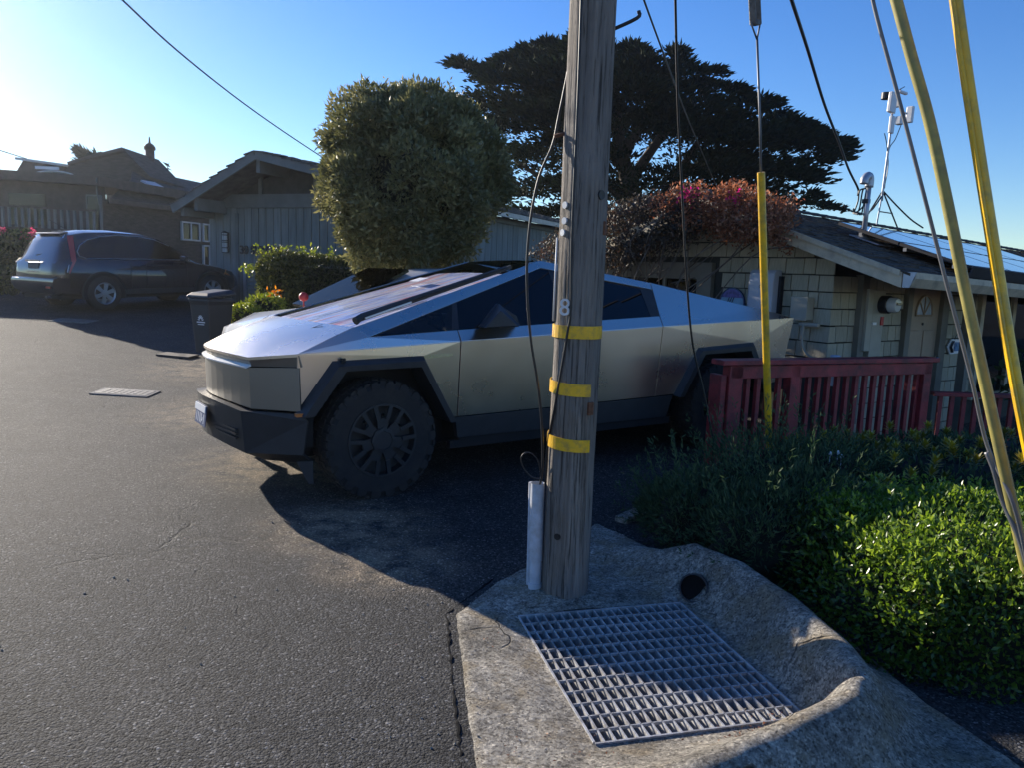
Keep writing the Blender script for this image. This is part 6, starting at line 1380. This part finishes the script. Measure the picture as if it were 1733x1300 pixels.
def suv():
    M = Matrix.Translation((-9.384, 16.734, .563)) @ Matrix.Rotation(R(57.8), 4, 'Z') @ Matrix.Rotation(R(-1.73), 4, 'Y')
    o = thing('parked_suv', (0, 0, 0), 'dark navy compact SUV parked with its tail towards the street at left', 'car', rot=M)
    st = [(-.94, .46, .78, .80, .70, .60), (-.90, .36, .98, 1.0, .82, .66), (-.80, .32, 1.06, 1.12, .875, .66), (-.66, .31, 1.07, 1.40, .895, .62), (-.50, .30, 1.07, 1.60, .905, .60), (-.2, .28, 1.065, 1.655, .91, .60), (.35, .27, 1.05, 1.68, .91, .605), (1.0, .27, 1.035, 1.655, .91, .60), (1.45, .27, 1.02, 1.56, .91, .595), (1.85, .27, 1.005, 1.36, .91, .61), (2.22, .27, .99, 1.10, .905, .66), (2.40, .28, .96, 1.00, .90, .66), (2.9, .29, .88, .93, .88, .62), (3.30, .32, .78, .82, .82, .55), (3.50, .38, .66, .68, .70, .45), (3.55, .44, .55, .56, .6, .4)]
    loft_car(o, st, 'navy_paint')
    # side glass: plane from the belt (y .86) to the roof edge (y .66)
    def sg(x, z, s, off=.012):
        t = (z-1.03)/(1.60-1.03); return (x, s*(.862-.20*t+off), z)
    for s in (-1, 1):
        arc = [(-.42, 1.14), (-.44, 1.22), (-.36, 1.34), (-.18, 1.45), (.1, 1.52), (.5, 1.555), (.95, 1.545)]
        MB().plate([sg(x, z, s) for x, z in arc+[(.98, 1.07), (-.30, 1.09)]], .01, (0, s, .3)).build('rear_side_window', 'car_glass', o)
        MB().plate([sg(x, z, s) for x, z in ((1.03, 1.54), (1.30, 1.49), (1.62, 1.36), (2.02, 1.07), (1.03, 1.065))], .01, (0, s, .3)).build('front_side_window', 'car_glass_clear', o)
        ln = [(-.30, 1.085), (-.43, 1.13), (-.455, 1.22), (-.37, 1.35), (-.18, 1.465), (.1, 1.535), (.5, 1.572), (.95, 1.562), (1.32, 1.50), (1.64, 1.37)]
        MB().tube([sg(x, z, s, .02) for x, z in ln], .009, 5).build('window_chrome', 'alloy', o, True); MB().tube([sg(-.30, 1.085, s, .02), sg(2.05, 1.06, s, .02)], .008, 5).build('belt_chrome', 'alloy', o)
        MB().plate([(-.62, s*.87, 1.02), (-.72, s*.82, .80), (-.68, s*.905, .78), (-.53, s*.905, 1.05), (-.47, s*.73, 1.54), (-.56, s*.66, 1.54)], .03, (-.4, s, 0)).build('tail_light', 'red_lens', o, bevel=.01)
        MB().plate([(-.74, s*.80, .99), (-.80, s*.76, .82), (-.72, s*.895, .80), (-.66, s*.885, 1.0)], .04, (-.6, s, 0)).build('reverse_light', 'clear_lens', o, bevel=.01)
        MB().plate([(3.10, s*.80, .84), (3.35, s*.74, .74), (3.30, s*.80, .66), (3.02, s*.885, .74)], .02, (.5, s, 0)).build('headlight', 'amber', o)
        for x in (0, 2.62):
            mb = MB(); arcp = [(x+.46*math.cos(a), s*.918, .36+.44*math.sin(a)) for a in np.linspace(-.25, math.pi+.25, 22)]; mb.plate(arcp, .02, (0, s, 0)).build('wheel_well', 'underbody', o); MB().tube(arcp, .02, 5).build('arch_trim', 'black_plastic', o)
            road_wheel(o, np.array([x, s*.85, .36]), .36, s)
        MB().obox((1.85, s*1.0, 1.08), (.10, 0, 0), (0, .2, 0), (0, 0, .13)).build('mirror', 'navy_paint', o, bevel=.03)
        MB().plate([(-.3, s*.915, .33), (2.3, s*.915, .33), (2.3, s*.915, .44), (-.3, s*.915, .44)], .02, (0, s, 0)).build('sill', 'black_plastic', o)
        for x in (.62, .98, 1.98): MB().bar((x, s*.916, .46), (x, s*.905, 1.0), .006, .006, (0, s, 0)).build('door_gap', 'underbody', o)
        for x in (.75, 1.12): MB().obox((x, s*.925, .92), (.17, 0, 0), (0, .03, 0), (0, 0, .03)).build('door_handle', 'navy_paint', o, bevel=.008)
    MB().plate([(-.77, .56, 1.13), (-.77, -.56, 1.13), (-.535, -.53, 1.56), (-.535, .53, 1.56)], .012, (-1, 0, .4)).build('rear_window', 'rear_glass', o)
    MB().obox((-.52, 0, 1.592), (.16, 0, .03), (0, 1.0, 0), (0, 0, .025)).build('spoiler', 'navy_paint', o, bevel=.01); MB().bar((-.80, .1, 1.13), (-.74, -.35, 1.19), .02, .02).build('rear_wiper', 'black_plastic', o)
    MB().obox((-.925, 0, .90), (.01, 0, .0), (0, .42, 0), (0, 0, .15)).build('license_plate', 'cast_iron', o); MB().obox((-.93, 0, 1.02), (.03, 0, 0), (0, .55, 0), (0, 0, .04)).build('tailgate_handle', 'bright_metal', o); MB().obox((-.945, 0, .80), (.02, 0, 0), (0, .42, 0), (0, 0, .02)).build('plate_chrome', 'bright_metal', o)
    MB().loft([[(-.98, y*.9, .66), (-1.0, y*.9, .58), (-.95, y*.85, .42), (-.7, y, .40), (-.7, y, .68), (-.9, y*.92, .70)] for y in (-.93, -.5, 0, .5, .93)]).build('rear_bumper', 'navy_paint', o, True, fix=True, auto=40)
    MB().obox((-.985, -.62, .50), (.02, 0, 0), (0, .14, 0), (0, 0, .04)).build('bumper_reflector', 'red_lens', o)
    MB().tube([(-.2, 0, 1.67), (-.55, 0, 1.86)], .006, 5).build('aerial', 'black_plastic', o)
    MB().tube([(-.9, -.55, .30), (-1.0, -.55, .30)], .03, 8).build('exhaust', 'bright_metal', o)
    MB().box(-.8, 3.3, -.75, .75, .25, .5).build('floor_pan', 'underbody', o)
suv()
def sedan():
    c, s_ = math.cos(TYAW), math.sin(TYAW); ox, oy = TX+c*(-1.15)+(-s_)*(-2.75), TY+s_*(-1.15)+c*(-2.75)
    M = Matrix.Translation((ox, oy, float(H(ox, oy))+.0)) @ Matrix.Rotation(TYAW, 4, 'Z') @ Matrix.Diagonal((1, 1, 1.13, 1))
    o = thing('silver_car', (0, 0, 0), 'silver car almost hidden on the far side of the pickup', 'car', rot=M)
    st = [(-3.55, .45, .70, .72, .68, .5), (-3.45, .34, .95, .98, .80, .62), (-3.0, .25, 1.0, 1.03, .86, .66), (-2.55, .22, .99, 1.20, .88, .60), (-2.0, .21, .98, 1.42, .89, .56), (-1.3, .2, .97, 1.46, .89, .56), (-.75, .2, .96, 1.42, .89, .56), (-.2, .2, .95, 1.22, .89, .60), (.25, .2, .93, 1.0, .88, .66), (.8, .22, .88, .95, .85, .62), (1.1, .3, .78, .84, .76, .5), (1.2, .4, .6, .62, .62, .4)]
    loft_car(o, st, 'silver_paint')
    for s in (-1, 1):
        for x in (.55, -2.2): road_wheel(o, np.array([x, s*.80, .33]), .33, s, 5)
        MB().plate([(-.05, s*.86, 1.0), (-.72, s*.71, 1.36), (-1.5, s*.70, 1.39), (-2.3, s*.80, 1.1), (-2.2, s*.87, 1.02)], .01, (0, s, .3)).build('side_window', 'car_glass', o)
    MB().plate([(.30, .66, 1.03), (.30, -.66, 1.03), (-.66, -.56, 1.445), (-.66, .56, 1.445)], .03, (1, 0, 1)).build('windshield', 'sedan_glass', o)
    MB().box(-3.3, 1.2, -.7, .7, .2, .4).build('floor_pan', 'underbody', o)
sedan()
# ------------------------------------------------------------------ added volume imitating lens veil on the sun side
def lens_veil():
    m = bpy.data.materials.new('lens_veil_air'); m.use_nodes = True; t = m.node_tree; t.nodes.remove(t.nodes['Principled BSDF'])
    v = N(t, 'ShaderNodeVolumePrincipled'); v.inputs['Color'].default_value = (.86, .92, 1, 1); v.inputs['Density'].default_value = .0005; v.inputs['Anisotropy'].default_value = .8
    L(t, v.outputs[0], t.nodes['Material Output'].inputs['Volume']); MATS['lens_veil_air'] = m
    o = MB().box(-60, 60, -25, 75, -2.5, 16).build('lens_veil', 'lens_veil_air'); stuff(o); o.display_type = 'WIRE'
lens_veil()
